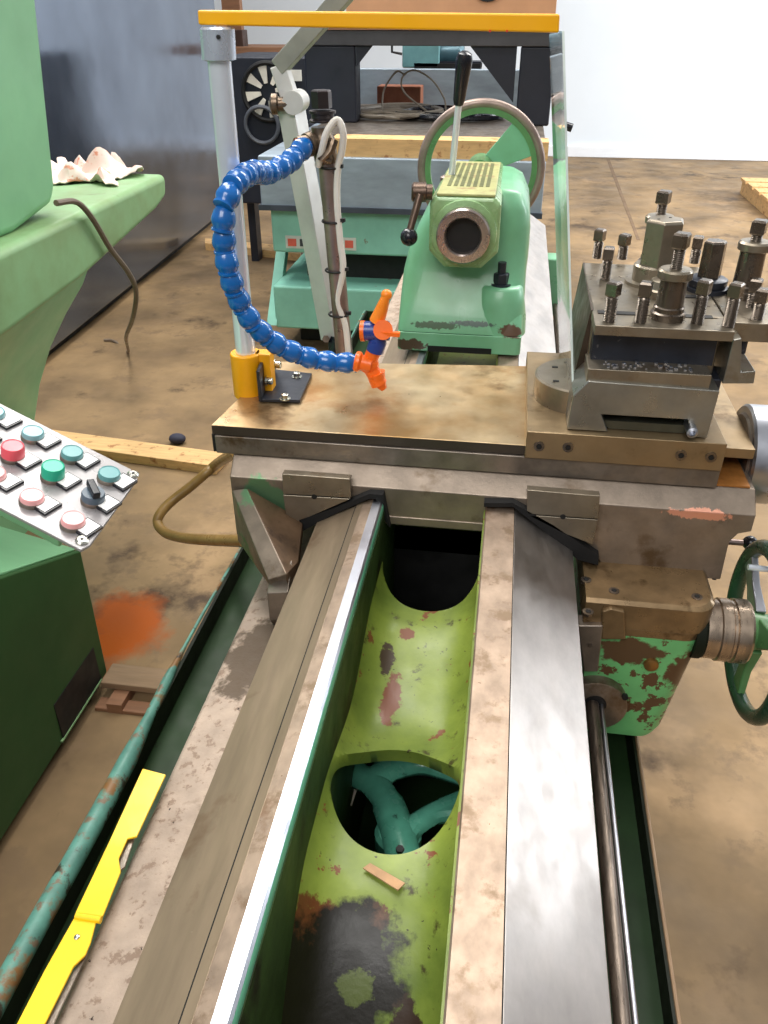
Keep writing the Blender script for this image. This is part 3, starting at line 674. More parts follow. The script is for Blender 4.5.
yf = fin('y_fitting', MB().lathe(o(355,361,1.322), o(372,365)-o(355,361), [(.0165,0),(.018,.003),(.018,.008),(.0135,.012),(.013,.03)], 24)
         .tube([o(366,370), o(371,358), o(377,345)], [.013,.0125,.0145], 20).tube([o(366,360), o(374,374), o(379,384)], [.013,.0135,.015], 20).sphere(o(369,364), .0175), orange, hs)
fin('nozzle', MB().tube([o(376,373), o(379,382), o(384,389)], [.0165,.0125,.006], 20), orange, hs)
fin('valve_body', MB().tube([o(375,351), o(378,341), o(380,334)], [.0155,.0155,.0115], 20).cyl(o(362,331), o(389,331), .0165, n=20), blue_valve, hs)
vn = fin('valve_handle', MB().cyl(o(383,330,yy-.024), o(383,330,yy-.006), .0165, n=24).box(o(383,330).x, o(383,330).x+.032, yy-.026, yy-.018, o(383,330).z-.002, o(383,330).z+.005), orange, hs)
fin('nozzle', MB().tube([o(377,321), o(382,308), o(386,296)], [.0175,.014,.0095], 20, .75).sphere(o(386.5,295), .0095), orange_lt, hs)
fin('valve_cap', MB().cyl(o(361,331), o(365,331), .0175, n=20), orange, hs)

# ------------------------------------------------------------------ coolant pipe with tap
cpn = thing('coolant_pipe', q(345, 350, Y=1.53), 'brown grey upright pipe with a tap and white tube cable tied to it', 'coolant pipe')
yq = 1.53
a0 = q(344, 352, Y=yq); a1 = q(327, 160, Y=yq)
fin('upright', MB().cyl(a0+V(.002,0,-.03), a1, .0165, n=24), pipe_brown, cpn)
b_ = q(323, 128, Y=yq); c_ = q(322, 110, Y=yq)
fin('tap_body', MB().lathe(q(327,165,Y=yq), q(322,132,Y=yq)-q(327,165,Y=yq), [(.015,0),(.021,.01),(.021,.045),(.018,.05),(.018,.062)], 24)
    .cyl(q(325,142,Y=yq), q(303,146,Y=yq-.02), .0175, n=24), fit_brown, cpn)
fin('tap_cap', MB().lathe(q(323,122,Y=yq), q(321,90,Y=yq)-q(323,122,Y=yq), [(.023,0),(.024,.003),(.020,.006),(.020,.013),(.0235,.014),(.0235,.018),(.018,.019)], 28)
    .lathe(q(322,108,Y=yq), q(321,90,Y=yq)-q(322,108,Y=yq), [(.018,0),(.018,.026),(.016,.028)], 6, True, .4), mat('dark tap cap', (70, 64, 66), .7, .35), cpn)
fin('hose_collar', MB().lathe(q(312,143,Y=yq-.01), q(300,149,Y=yq-.03)-q(312,143,Y=yq-.01), [(.020,0),(.020,.010),(.018,.011),(.018,.018),(.020,.019),(.020,.028)], 24), fit_brown, cpn)
fin('collar_seal', MB().lathe(q(302,148,Y=yq-.028), q(296,151,Y=yq-.035)-q(302,148,Y=yq-.028), [(.018,0),(.018,.006)], 24), orange, cpn)
fin('tap_lever', MB().tube([q(334,140,Y=yq-.02), q(330,152,Y=yq-.028), q(322,158,Y=yq-.03), q(330,160,Y=yq-.02)], .008, 10), fit_brown, cpn)
wt = [(318,166,-.02),(322,150,-.03),(327,132,-.03),(337,120,-.02),(343,132,-.02),(342,150,-.015),(338,168,-.012),(337,200,-.012),(340,240,-.012),(343,268,-.012),(338,300,-.012),(345,325,-.012),(348,352,-.012)]
fin('white_tube', MB().tube(smooth([q(a, b, Y=yq+c) for a, b, c in wt], 6), .0062, 10), white_tube, cpn)
for px, py in ((331,167), (333,221), (336,270), (339,314)):
    c = q(px, py, Y=yq); t_ = fin('cable_tie', MB().torus(c, (a1-a0), .0195, .0022, 28, 6), blk, cpn)
    c = q(px+9, py-1, Y=yq-.012); fin('tie_head', MB().box(c.x-.004, c.x+.006, c.y-.004, c.y+.004, c.z-.003, c.z+.003), blk, t_)
fin('pipe_socket', MB().box(a0.x-.03, a0.x+.04, yq-.022, yq+.03, a0.z-.09, a0.z-.02), blk, cpn, .004)

# ------------------------------------------------------------------ aluminium lamp arm
ya_ = 1.62
la = thing('lamp_arm', q(330, 340, Y=ya_), 'jointed square aluminium lamp arm rising behind the cross slide', 'lamp arm')
r0 = q(333, 338, Y=ya_); r1 = q(291, 106, Y=ya_+.03); r2 = q(279, 65, Y=ya_+.03); r3 = q(352, -14, Y=ya_+.02)
fin('lower_arm', MB().tube([r0, r1], .0190, 4, square=True), alu, la, .002)
fin('upper_arm', MB().tube([r1+V(.0,0,.012), r2], .0145, 4, square=True), alu, la, .002)
fin('bent_arm', MB().tube([r2+V(0,0,-.004), r3], .015, 4, square=True), mat('grey arm tube', (160, 162, 152), .5, .4, .08, 10), la, .002)
c = q(283, 104, Y=ya_+.01)
fin('joint_knob', MB().lathe(c+V(.01,-.0,0), (-1,-.15,0), [(.012,0),(.012,.018),(.018,.02),(.018,.03),(.010,.034)], 20), fit_brown, la)
fin('joint_cap', MB().lathe(q(293,103,Y=ya_-.0), (0,1,0), [(.020,-.002),(.020,.05)], 24), alu, la)
c = q(340, 337, Y=ya_-.01)
fin('arm_foot', MB().lathe(c+V(0,0,-.1), (0,0,1), [(.026,0),(.026,.09),(.02,.105)], 20), blk_soft, la)
fin('foot_nut', MB().cyl(q(326,339,Y=ya_-.03), q(326,339,Y=ya_-.01), .008, n=6), fit_brown, la)
fin('foot_bracket', MB().box(c.x-.05, c.x+.05, 1.501, ya_+.08, .79, .835), blk, car, .003)

# ------------------------------------------------------------------ tailstock
ts = thing('tailstock', (-.097, 2.05, .80), 'mint green lathe tailstock with open steel quill bore and ribbed top', 'tailstock')
def sec(x0, x1, y0, y1, z, r): return rrect(x0, x1, y0, y1, r, z, 5)
s = MB().rings([sec(-.243,.047,1.83,2.27,.806,.012), sec(-.243,.047,1.83,2.27,.850,.012)])
fin('sole_plate', s, green_tail, ts, .002)
fin('sole_slot', MB().box(-.17, -.02, 1.8285, 1.836, .8062, .820), blk, ts)
s = MB().rings([sec(-.243,.047,1.832,2.27,.8515,.018), sec(-.243,.047,1.838,2.27,.88,.03), sec(-.243,.047,1.86,2.27,.92,.04), sec(-.241,.046,1.885,2.265,.97,.05), sec(-.230,.048,1.90,2.26,1.02,.055),
                sec(-.210,.047,1.905,2.255,1.07,.055), sec(-.185,.040,1.91,2.25,1.11,.05), sec(-.170,.022,1.92,2.245,1.145,.04), sec(-.160,.000,1.93,2.24,1.155,.03)])
fin('body_casting', s, green_tail, ts, ang=60)
qc = V(-.096, 1.80, 1.0865)
# barrel housing: octagonal collar blending to a square box back
def octo(cx, cz, hw, hh, ch, y):
    return [V(cx+a, y, cz+b) for a, b in ((-hw+ch,-hh),(hw-ch,-hh),(hw,-hh+ch),(hw,hh-ch*.35),(hw-ch*.35,hh),(-hw+ch*.35,hh),(-hw,hh-ch*.35),(-hw,-hh+ch))]
s = MB().rings([octo(qc.x,qc.z,.070,.068,.035,1.795), octo(qc.x,qc.z,.075,.0735,.035,1.801), octo(qc.x,qc.z,.0755,.0745,.032,1.86), octo(qc.x,qc.z,.068,.0745,.02,2.26)])
fin('barrel_housing', s, green_quill, ts, .003)
fin('bore_boss', MB().lathe(qc+V(0,-.004,0), (0,-1,0), [(.071,0),(.069,.006),(.060,.008)], 40), green_quill, ts)
R = [(.057,0),(.057,.022),(.054,.026),(.040,.026),(.037,.022),(.037,-.01)]
s = MB(); s.lathe(qc+V(0,-.010,0), (0,-1,0), R, 48, cap=False); fin('quill', s, mat('bright quill steel', (170, 158, 152), .9, .28, .03, 12), ts)
fin('quill_bore', MB().cyl(qc+V(0,-.0125,0), qc+V(0,-.010,0), .0375, n=32), blk, ts)
# ribbed top cover
tz = qc.z+.0745
fin('top_cover', MB().box(qc.x-.062, qc.x+.062, 1.80, 2.22, tz-.001, tz+.006), green_quill2, ts, .003)
for k in range(7):
    x = qc.x-.042+.014*k; fin('cover_groove', MB().box(x-.0042, x+.0042, 1.88, 2.19, tz+.0055, tz+.0068), green_rib, ts)
# nut pocket and stud on the right shoulder
pc = q(492, 287, Z=.945)
fin('nut_boss', MB().lathe((-.008, 1.895, .862), (0,0,1), [(.064,-.02),(.062,.02),(.056,.055),(.049,.086),(.043,.092)], 32), green_tail, ts, ang=60)
sb = V(-.010, 1.885, .954)
st = fin('clamp_nut', MB().lathe(sb, (0,0,1), [(.023,0),(.023,.004)], 24).lathe(sb, (0,0,1), [(.018,.004),(.018,.026),(.016,.028)], 6, True, .2), steel_dark, ts)
fin('clamp_stud', MB().cyl(sb+V(0,0,.02), sb+V(0,0,.052), .0095), steel_dark, st)
# side lock lever
c = q(423, 192, Y=1.80); lv = fin('lock_lever', MB().lathe(c+V(.02,0,0), (-1,-.1,0), [(.016,0),(.016,.012),(.020,.014),(.020,.040),(.016,.044)], 20)
    .cyl(q(420,195,Y=1.78), q(410,230,Y=1.75), .0085, .0075), mat('brown lever steel', (96, 78, 66), .6, .4), ts)
fin('lever_ball', MB().sphere(q(409,237,Y=1.75), .0185), blk_soft, lv)
# tall quick lever with chrome rod and black grip
p0 = q(451, 150, Y=2.02); p1 = q(459, 100, Y=2.0); p2 = q(464, 62, Y=1.99)
lv = fin('quick_lever', MB().cyl(V(p0.x, 2.03, 1.12), p1, .0075), chrome, ts)
fin('lever_grip', MB().lathe(p1, (p2-p1), [(.010,-.01),(.013,.0),(.0175,.065),(.018,.080),(.015,.091),(.007,.096)], 24), blk_soft, lv)
fin('lever_socket', MB().lathe((p0.x-.005,2.03,1.10), (0,0,1), [(.018,0),(.018,.06),(.012,.064)], 20), rim_worn, ts)
# hand wheel
tw = V(-.092, 2.42, 1.118)
w_ = fin('hand_wheel', MB().torus(tw, (0,1,0), .163, .0125, 80, 14), rim_worn, ts)
fin('rim_web', MB().lathe(tw+V(0,-.008,0), (0,1,0), [(.154,0),(.154,.016),(.139,.016),(.139,0)], 72, closed=True), green_wheel, w_)
for k, an in enumerate((.62, 4.35)):
    s = MB(); h = .36
    def pp_(r, a, y): return tw+V(math.cos(a)*r, y, math.sin(a)*r)
    n_ = 10; fa = [pp_(.028, an-.8, -.006), ] + [pp_(.143, an-h+2*h*i/n_, -.006) for i in range(n_+1)] + [pp_(.028, an+.8, -.006)]
    s.hexa(fa, [p+V(0,.012,0) for p in fa]); fin('wheel_spoke', s, green_tail, w_, .002)
fin('wheel_hub', MB().lathe(tw+V(0,-.08,0), (0,1,0), [(.035,0),(.038,.10),(.030,.12)], 32), green_wheel, w_)
fin('screw_housing', MB().lathe((qc.x,2.24,qc.z+.01), (0,1,0), [(.06,0),(.045,.04),(.035,.15)], 28), green_tail, ts)

# ------------------------------------------------------------------ grinder behind
YG = 3.9
def fx(px, py, Y=YG): p = q(px, py, Y=Y); return p
def fbox(name, x0, y0, x1, y1, Y, dep, m, parent=None, bevel=.005):
    a = q(x0, y1, Y=Y); b = q(x1, y0, Y=Y); return fin(name, MB().box(a.x, b.x, Y, Y+dep, a.z, b.z), m, parent, bevel)
gm = thing('machine_bed', (-.35, 4.2, 0), 'old sea green machine base with a blue grey table slab behind the tailstock', 'machine')
zA, zB, zC, zD, zE = .335, .485, .70, .925, 1.0
fin('foot', MB().box(-1.05, .05, 4.02, 4.7, 0, .12), blk, gm, .01)
fin('lower_step', MB().box(-1.13, .10, 3.85, 4.7, .12, zA), green_grinder, gm, .012)
fin('recess', MB().box(-1.0, .05, 4.05, 4.65, zA, zB), blk, gm)
fin('upper_casting', MB().box(-1.13, .10, 3.9, 4.75, zB, zC), green_grinder, gm, .012)
fin('side_strut', MB().hexa([V(-1.17,3.83,.14), V(-1.12,3.83,.14), V(-1.12,4.2,.56), V(-1.17,4.2,.56)], [V(-1.17,3.90,.14), V(-1.12,3.90,.14), V(-1.12,4.27,.56), V(-1.17,4.27,.56)]), green_grinder, gm)
fin('table_slab', MB().box(-1.16, .135, 3.86, 5.5, zC, zD), blue_slab, gm, .008)
fin('table_lip', MB().box(-1.17, .14, 3.85, 3.9, zC-.012, zC+.012), mat('dark slab seam', (70, 78, 90), .4, .5), gm)
# lettered plate
lp = fbox('name_plate', 286, 238, 356, 248, 3.895, .004, mat('pale plate', (196, 206, 196), 0, .5), gm, 0)
for i, (a, b) in enumerate(((288,296), (300,306), (309,314), (317,324), (327,334), (337,342), (345,353))):
    fbox('plate_mark', a, 239+i*.3, b, 246+i*.3, 3.892, .003, mat('red plate mark', (206, 96, 78), 0, .5) if i % 2 == 0 else mat('dark plate mark', (52, 60, 66), 0, .5), lp, 0)
fbox('rear_plate', 352, 70, 531, 106, 5.40, .06, blue_slab, gm)
pk = tag(fin('timber_plank', MB().box(-.82, .14, 3.88, 4.02, zD, zD+.075), wood), 'pale timber plank lying along the front of the blue grey table slab', 'plank')
fin('slab_board', MB().box(-.98, .125, 4.02, 5.48, zD, zD+.073), steel_dull, gm)
bx = tag(fbox('rusty_tin_box', 377, 84, 421, 106, 5.15, .14, rust_box), 'small rust brown metal box among the cables on the slab', 'box')
bx.location.z = zD+.073; ZK = zD+.073
def loops(name, n, cx, cy, rx, ry, r, m, label, Y=4.1, up=0.0, seed=1, group=None):
    random.seed(seed); P0 = []
    for i in range(n*10):
        a = 2*PI*i/10; k = 1+random.uniform(-.25, .25)
        P0.append(V(cx+math.cos(a)*rx*k+.03*math.sin(i*.3), cy+math.sin(a)*ry*k, ZK+.008+up*max(0, math.sin(a))*k+.004*(i/10)+random.random()*.008))
    return tag(fin(name, MB().tube(smooth(P0, 4), r, 6), m), label, 'cable', group)
loops('cable_coil', 6, -.66, 4.80, .22, .22, .009, cable_grey, 'pale grey cable coiled on the slab behind the tailstock', seed=3)
loops('cable_coil', 5, -.36, 4.75, .24, .20, .011, blk_soft, 'black cable coil tangled on the slab nearest the green handwheel', seed=5)
pts_ = smooth([fx(382,112,4.8), fx(384,90,4.82), fx(396,72,4.82), fx(404,74,4.82)], 6)
pts2 = smooth([fx(436,118,4.8), fx(420,106,4.8), fx(404,92,4.82), fx(402,78,4.82), fx(414,70,4.82), fx(432,80,4.82), fx(444,98,4.8), fx(446,112,4.8)], 6)
tag(fin('looped_wire', MB().tube(pts_, .005, 6), cable_grey), 'thin pale wire standing up from the coil beside the rusty box', 'wire')
tag(fin('looped_wire', MB().tube(pts2, .005, 6), cable_grey), 'thin pale wire arching in a loop right of the rusty box', 'wire')
# teal motor unit
mu = thing('motor_unit', fx(440, 70, 5.7), 'teal electric motor with square terminal housing behind the cables', 'motor')
fbox('housing', 402, 38, 440, 68, 5.7, .2, mat('teal housing', (110, 160, 164), 0, .45), mu, .01)
a = fx(440, 55, 5.8); b = fx(482, 55, 5.8)
fin('motor_drum', MB().lathe(a, (1,0,0), [(.05,-.02),(.075,0),(.075,.10),(.08,.11),(.08,.13),(.06,.15)], 28), mat('dark teal motor', (62, 96, 108), .3, .35), mu)
fin('motor_foot', MB().box(a.x-.15, b.x, 5.7, 5.9, 1.20, fx(440,68,5.7).z), blk, mu)
fin('motor_post', MB().box(a.x-.15, b.x, 5.72, 5.88, 0, 1.21), navy, mu)
fin('conduit', MB().tube([fx(392,36,5.7), fx(392,52,5.7), fx(402,54,5.7)], .008, 8), blk, mu)
tag(fin('coiled_flex', MB().tube(smooth([fx(484,62,5.2), fx(490,46,5.2), fx(500,42,5.2), fx(506,56,5.2), fx(500,62,5.2), fx(494,50,5.2), fx(500,38,5.2), fx(512,34,5.2)], 6), .005, 6), cable_grey), 'thin curly flex hanging beside the teal motor', 'cable')
# black gantry bench
gt = thing('steel_bench', (-.38, 4.5, .925), 'tall black steel frame bench standing at the back of the machine slab', 'bench')
YB = 4.46
zbt = q(440, 46, Y=YB).z; ztp = q(440, 18, Y=YB).z
for x0, x1 in ((306,356), (517,551)):
    a = q(x0, 100, Y=YB); b = q(x1, 100, Y=YB)
    fin('leg', MB().box(a.x, b.x, YB, YB+.14, zD+.073, zbt), navy, gt, .01)
a = q(306, 40, Y=YB); b = q(551, 40, Y=YB)
fin('apron_rail', MB().box(a.x, b.x, YB-.01, YB+.14, zbt, q(440,30,Y=YB).z), mat('dark grey rail', (70, 70, 74), .2, .5), gt, .004)
c0 = q(356, 44, Y=YB); fin('gusset', MB().prism([(c0.x-.002, zbt), (c0.x+.08, zbt), (c0.x-.002, zbt-.09)], 'Y', YB+.01, YB+.02), navy, gt)
c0 = q(517, 44, Y=YB); fin('gusset', MB().prism([(c0.x+.002, zbt), (c0.x-.22, zbt), (c0.x+.002, zbt-.24)], 'Y', YB+.01, YB+.02), navy, gt)
fin('bench_top', MB().box(a.x, b.x, YB-.02, YB+.7, q(440,30,Y=YB).z, q(440,26,Y=YB).z), wood_dk, gt)
zt0 = q(440, 26, Y=YB).z
cbx = thing('wooden_crate', (-.35, YB+.2, zt0), 'tan board sided crate on the black frame bench above the yellow rail', 'crate')
a = q(346, 10, Y=YB); b = q(556, 10, Y=YB)
fin('crate_side', MB().box(a.x, b.x, YB, YB+.4, zt0, 1.75), card, cbx, .004)
c = q(470, 2, Y=YB-.01); fin('hand_hole', MB().lathe((c.x+.08, YB-.003, c.z+.09), (0,-1,0), [(.09,0),(.09,.003)], 24), blk, cbx)
# black cabinet with fan wheel, left of the bench
fc = thing('fan_cabinet', (-2.0, 5.3, 0), 'black navy cabinet with a pale bladed fan wheel beyond the chrome pole', 'cabinet')
YQ = 5.2
a = q(232, 200, Y=YQ); b = q(306, 60, Y=YQ)
fin('cabinet_body', MB().box(a.x, b.x, YQ, YQ+.6, q(260,204,Y=YQ).z, q(260,57,Y=YQ).z), navy, fc, .01)
fin('cabinet_leg', MB().box(a.x, a.x+.05, YQ+.3, YQ+.4, 0, q(260,203,Y=YQ).z), navy, fc)
fin('cabinet_leg', MB().box(b.x-.1, b.x, YQ+.3, YQ+.4, 0, q(260,203,Y=YQ).z), navy, fc)
c = q(268, 92, Y=YQ-.03)
fw = fin('fan_ring', MB().torus(c, (0,1,0), .15, .014, 40, 8), blk, fc)
for k in range(8):
    an = 2*PI*k/8+.2; d = V(math.cos(an), 0, math.sin(an)); p_ = V(-math.sin(an), 0, math.cos(an))
    A = c+d*.045; B = c+d*.135; fa = [A-p_*.010, A+p_*.010, B+p_*.026, B-p_*.026]
    fin('fan_blade', MB().hexa(fa, [p+V(0,.01,0) for p in fa]), mat('cream fan blade', (226, 220, 206), 0, .5), fw)
fin('cable_ring', MB().torus(q(262,125,Y=YQ-.04), (0,1,.1), .10, .012, 32, 8), mat('grey ring', (96, 100, 108), .2, .5), fc)
fin('side_post', MB().box(q(309,60,Y=5.1).x, q(317,60,Y=5.1).x, 5.1, 5.16, 0, q(312,34,Y=5.1).z), mat('slate post', (88, 90, 104), .3, .4), fc)
fbox('white_label', 289, 70, 301, 81, YQ-.012, .01, mat('white card', (238, 236, 226), 0, .6), fc, 0)

# shelf board with crate and beige panel (far left)
YS = 7.6
sh = thing('timber_shelf', (-2.6, YS+.3, 0), 'brown timber shelf board with upright posts beyond the glossy panel', 'shelf')
a = q(176, 52, Y=YS); b = q(306, 50, Y=YS)
zsh = q(240, 47, Y=YS).z
fin('shelf_board', MB().box(a.x, b.x, YS, YS+.6, zsh-.06, zsh), wood_dk, sh, .005)
fin('shelf_post', MB().box(q(222,10,Y=YS+.5).x, q(240,10,Y=YS+.5).x, YS+.5, YS+.58, 0, 2.1), wood_dk, sh)
fin('shelf_panel', MB().box(q(194,60,Y=YS).x, q(226,60,Y=YS).x, YS+.05, YS+.12, 0, zsh-.06), mat('beige panel', (214, 186, 156), 0, .6), sh)
cr = thing('cardboard_box', (q(197,40,Y=YS).x, YS+.2, zsh), 'brown open cardboard box on the timber shelf behind the yellow rail', 'box')
a = q(184, 30, Y=YS+.1); b = q(216, 30, Y=YS+.1)
fin('box_body', MB().box(a.x, b.x, YS+.05, YS+.4, zsh, zsh+.2), mat('brown cardboard', (170, 120, 84), 0, .8), cr)
fin('box_flap', MB().hexa([V(a.x,YS+.05,zsh+.2), V(b.x,YS+.05,zsh+.2), V(b.x+.0,YS-.05,zsh+.13), V(a.x-.0,YS-.05,zsh+.13)], [V(a.x,YS+.055,zsh+.207), V(b.x,YS+.055,zsh+.207), V(b.x,YS-.045,zsh+.137), V(a.x,YS-.045,zsh+.137)]), mat('brown cardboard', (170, 120, 84)), cr)
tag(fbox('dark_vice', 228, 30, 242, 47, YS+.1, .15, mat('dark brown iron', (72, 52, 44), .4, .5)), 'small dark iron block standing on the timber shelf right of the box', 'block')
# glossy sheet wall of a big machine
gp = thing('machine_enclosure', (-2.3, 4.6, 0), 'tall glossy slate blue machine side panel with cloudy reflections', 'machine panel')
A = V(-2.38, 7.1, 0); B = V(-2.16, 2.7, 0)
sh_ = (B-A).normalized(); nrm = V(-.3, 0, 0)
fin('side_sheet', MB().hexa([A+V(0,0,.05), B+V(0,0,.05), B+V(0,0,3.0), A+V(0,0,3.0)], [p+nrm for p in (A+V(0,0,.05), B+V(0,0,.05), B+V(0,0,3.0), A+V(0,0,3.0))]), glossy_panel, gp, .01)
k_ = V(-.05, 0, 0)
fin('plinth', MB().hexa([A+k_, B+k_, B+V(0,0,.05)+k_, A+V(0,0,.05)+k_], [p+V(-.2,0,0) for p in (A+k_, B+k_, B+V(0,0,.05)+k_, A+V(0,0,.05)+k_)]), blk, gp)

# ------------------------------------------------------------------ green machine on the left
XG = -.95
lm = thing('milling_machine', (-1.4, 1.5, 0), 'large pale green machine with rounded table arm and dark cabinet base at the left', 'machine')
def sideprism(pts, X, dep, m, name, bevel=.01, seg=3):
    return fin(name, MB().prism([(q(px, py, X=X).y, q(px, py, X=X).z) for px, py in pts], 'X', X-dep, X), m, lm, bevel, seg)
tz_ = 1.108
s = MB().prism([(2.285, tz_), (2.27, 1.05), (2.19, 1.03), (1.735, .974), (1.40, .955), (.95, .95), (.95, tz_), (2.27, tz_)][:7], 'X', -1.30, XG)
fin('table_arm', s, green_slab, lm, .018, 4)
sideprism([(34,-40),(57,188),(54,204),(16,234),(-60,262),(-60,-60)], -1.0, .5, green_mach, 'column', .02, 4)
fbox('column_window', -22, 15, -5, 48, q(5,30,X=-1.0).y, .05, mat('dark pane', (50, 44, 44), .3, .3), lm, .004)
# body: curved column beneath the arm
yb = 1.95
yb = 2.25
prf = [zz(px, py, yb) for px, py in ((92,262),(84,284),(68,312),(52,346),(41,384),(36,418),(40,460),(60,540),(-90,560),(-110,262))]
fin('body_column', MB().prism(prf, 'Y', 1.75, yb), green_mach, lm, .012, 3)
# lower cabinet
ztop = q(80, 550, Y=1.45).z
fin('base_cabinet', MB().hexa([V(-.945,1.45,.03), V(-.937,1.45,ztop), V(-.937,1.178,.54), V(-.937,.95,.64), V(-.937,.2,.64), V(-.945,.2,.03)],
    [V(-1.9,1.45,.03), V(-1.9,1.45,ztop), V(-1.9,1.178,.54), V(-1.9,.95,.64), V(-1.9,.2,.64), V(-1.9,.2,.03)]), green_cab, lm, .006)
fin('console_housing', MB().hexa([V(-.960,1.448,ztop+.001), V(-.945,1.448,ztop+.004), V(-.945,1.178,.546), V(-.945,.95,.646), V(-.945,.2,.646), V(-.945,.2,.60)],
    [V(-1.9,1.448,ztop+.001), V(-1.9,1.448,ztop+.25), V(-1.9,1.178,.80), V(-1.9,.95,.90), V(-1.9,.2,.90), V(-1.9,.2,.60)]), green_mach, lm, .008, 3)
fin('plinth', MB().box(-1.88, -1.0, .25, 1.40, 0, .03), blk, lm)
fin('vent_recess', MB().prism([(1.41,.045),(1.41,.15),(1.21,.15),(1.21,.045)], 'X', -.948, -.9415), blk, lm)
fin('vent_strip', MB().prism([(1.20,.040),(1.41,.040),(1.41,.044),(1.20,.044)], 'X', -.948, -.9395), green_slab, lm)
# tilted control panel
def cv(x, y, z): return _world(V(x, y, z))
r_ = cv(.88*.976, -.475*.976, math.sqrt(1-.976**2)).normalized()
c_0 = cv(-.69*.643, -.724*.643, math.sqrt(1-.643**2)); c_ = (c_0-r_*c_0.dot(r_)).normalized()
nn = r_.cross(c_).normalized()
if nn.dot(CAM-depth(72,453,.9)) < 0: nn = -nn
O = depth(72, 453, .9); g = .05
def pn(i, j, h=0.0): return O+r_*g*i+c_*g*j+nn*h
cpn_ = thing('control_panel', pn(0,1,-.02), 'tilted silver control panel with coloured push buttons and blank white tags', 'control panel')
def onp(px, py):
    d = depth(px, py, 1)-CAM; t = (O-CAM).dot(nn)/d.dot(nn); return CAM+d*t
cn = [onp(*p) for p in ((131,469),(138,478),(90,545),(81,550),(-50,482),(-50,378))]
fin('face_plate', MB().hexa(cn, [p-nn*.004 for p in cn]), silver, cpn_, .001)
cn2 = [onp(*p)-nn*.0045 for p in ((110,466),(60,520),(-50,462),(-50,384))]
fin('panel_box', MB().hexa(cn2, [p-nn*.035 for p in cn2]), green_mach, cpn_, .003)
bt = {'cyan': (128,176,182), 'teal': (96,150,152), 'red': (232,92,104), 'green': (34,176,140), 'pink': (244,178,178)}
lay = [(-1,0,'cyan'), (0,0,'cyan'), (1,0,'teal'), (2-.98,0,None)]
spots = [(-2.0,0.02,'cyan'), (-1,0.0,'cyan'), (0,0,'cyan'), (.98,0,'teal'), (-1.02,1.02,'red'), (-.02,1.0,'green'), (.98,1.0,'sel'), (-2.0,2.0,'pink'), (-1.05,1.98,'pink'), (-.05,1.96,'pink')]
px_sp = [((0,424-8),'cyan'), ((33,433),'cyan'), ((72,453),'teal'), ((109,474),'teal'), ((13,453),'red'), ((53,473),'green'), ((93,496),'sel'), ((-6,474),'pink'), ((32,497),'pink'), ((73,520),'pink'), ((-6,413),'cyan'), ((-27,431),'green')]
for (p_, kind) in px_sp[1:10]+px_sp[10:]:
    c = onp(p_[0], p_[1]+5)
    rg = fin('button_collar', MB().lathe(c, nn, [(.0128,0),(.0128,.003),(.0118,.0045)], 24), steel_dull, cpn_)
    if kind == 'sel':
        kb = fin('selector_knob', MB().lathe(c, nn, [(.012,.003),(.012,.010),(.011,.012)], 24), mat('selector base', (90, 106, 120), 0, .3), cpn_)
        dd = (r_*.75+c_*.45).normalized(); ee = nn.cross(dd)
        fa = [c+dd*.012+ee*.004+nn*.012, c-dd*.013+ee*.004+nn*.012, c-dd*.013-ee*.004+nn*.012, c+dd*.012-ee*.004+nn*.012]
        fin('selector_blade', MB().hexa(fa, [p+nn*.008 for p in fa]), blk_soft, kb, .0015)
    else:
        hh = .016 if kind in ('red', 'green') else .009
        fin('push_button', MB().lathe(c, nn, [(.0118,.003),(.0118,hh-.001),(.0108,hh+.0012),(.0098,hh+.0004)], 24), mat('button '+kind, bt[kind], 0, .35, .03), cpn_)
    t0 = onp(p_[0]+14, p_[1]+9.5)
    fa = [t0+r_*a+c_*b+nn*.0002 for a, b in ((-.0100,-.0115),(.0100,-.0115),(.0100,.0115),(-.0100,.0115))]
    tg = fin('tag_frame', MB().hexa(fa, [p+nn*.003 for p in fa]), blk_soft, cpn_)
    fa = [t0+r_*a+c_*b+nn*.003 for a, b in ((-.0082,-.0096),(.0082,-.0096),(.0082,.0096),(-.0082,.0096))]
    fin('white_tag', MB().hexa(fa, [p+nn*.001 for p in fa]), mat('white tag', (240, 240, 238), 0, .4), tg)
for p_ in ((133,475), (82,541)):
    c = onp(*p_); sc = fin('panel_screw', MB().lathe(c, nn, [(.0065,0),(.0065,.0015),(.0045,.003)], 16), zinc, cpn_)
    fin('screw_slot', MB().cyl(c+nn*.003, c+nn*.0033, .0018, n=6), blk, sc)
fin('mount_arm', MB().tube([onp(-40,440)-nn*.03, onp(-40,440)-nn*.03+V(-.25,-.0,-.02)], .03, 12), green_mach, cpn_)

# rag and cable on the table arm
def rag():
    bm = bmesh.new(); n = 26; G = []
    c0 = q(78, 178, Z=tz_+.004); 
    for i in range(n):
        row = []
        for j in range(n):
            u = i/(n-1)-.5; v = j/(n-1)-.5
            x = c0.x+u*.26+.02*math.sin(v*9); y = c0.y+.05+v*.24+.02*math.sin(u*11)
            z = tz_+.004+.04*max(0, math.sin(u*15+v*5)*math.cos(v*9-u*3))*(1-2.4*u*u)+.03*math.exp(-((u-.1)**2+(v-.1)**2)*30)+.008*random.random()
            row.append(bm.verts.new((x, y, z)))
        G.append(row)
    for i in range(n-1):
        for j in range(n-1): bm.faces.new([G[i][j], G[i+1][j], G[i+1][j+1], G[i][j+1]])
    ex = bmesh.ops.extrude_face_region(bm, geom=bm.faces[:])
    for v in [g_ for g_ in ex['geom'] if isinstance(g_, bmesh.types.BMVert)]: v.co.z -= .0025
    s = MB(); s.bm.free(); s.bm = bm; return s
tag(fin('shop_rag', rag(), cloth_m), 'crumpled pink and white rag lying on the green table arm', 'rag')
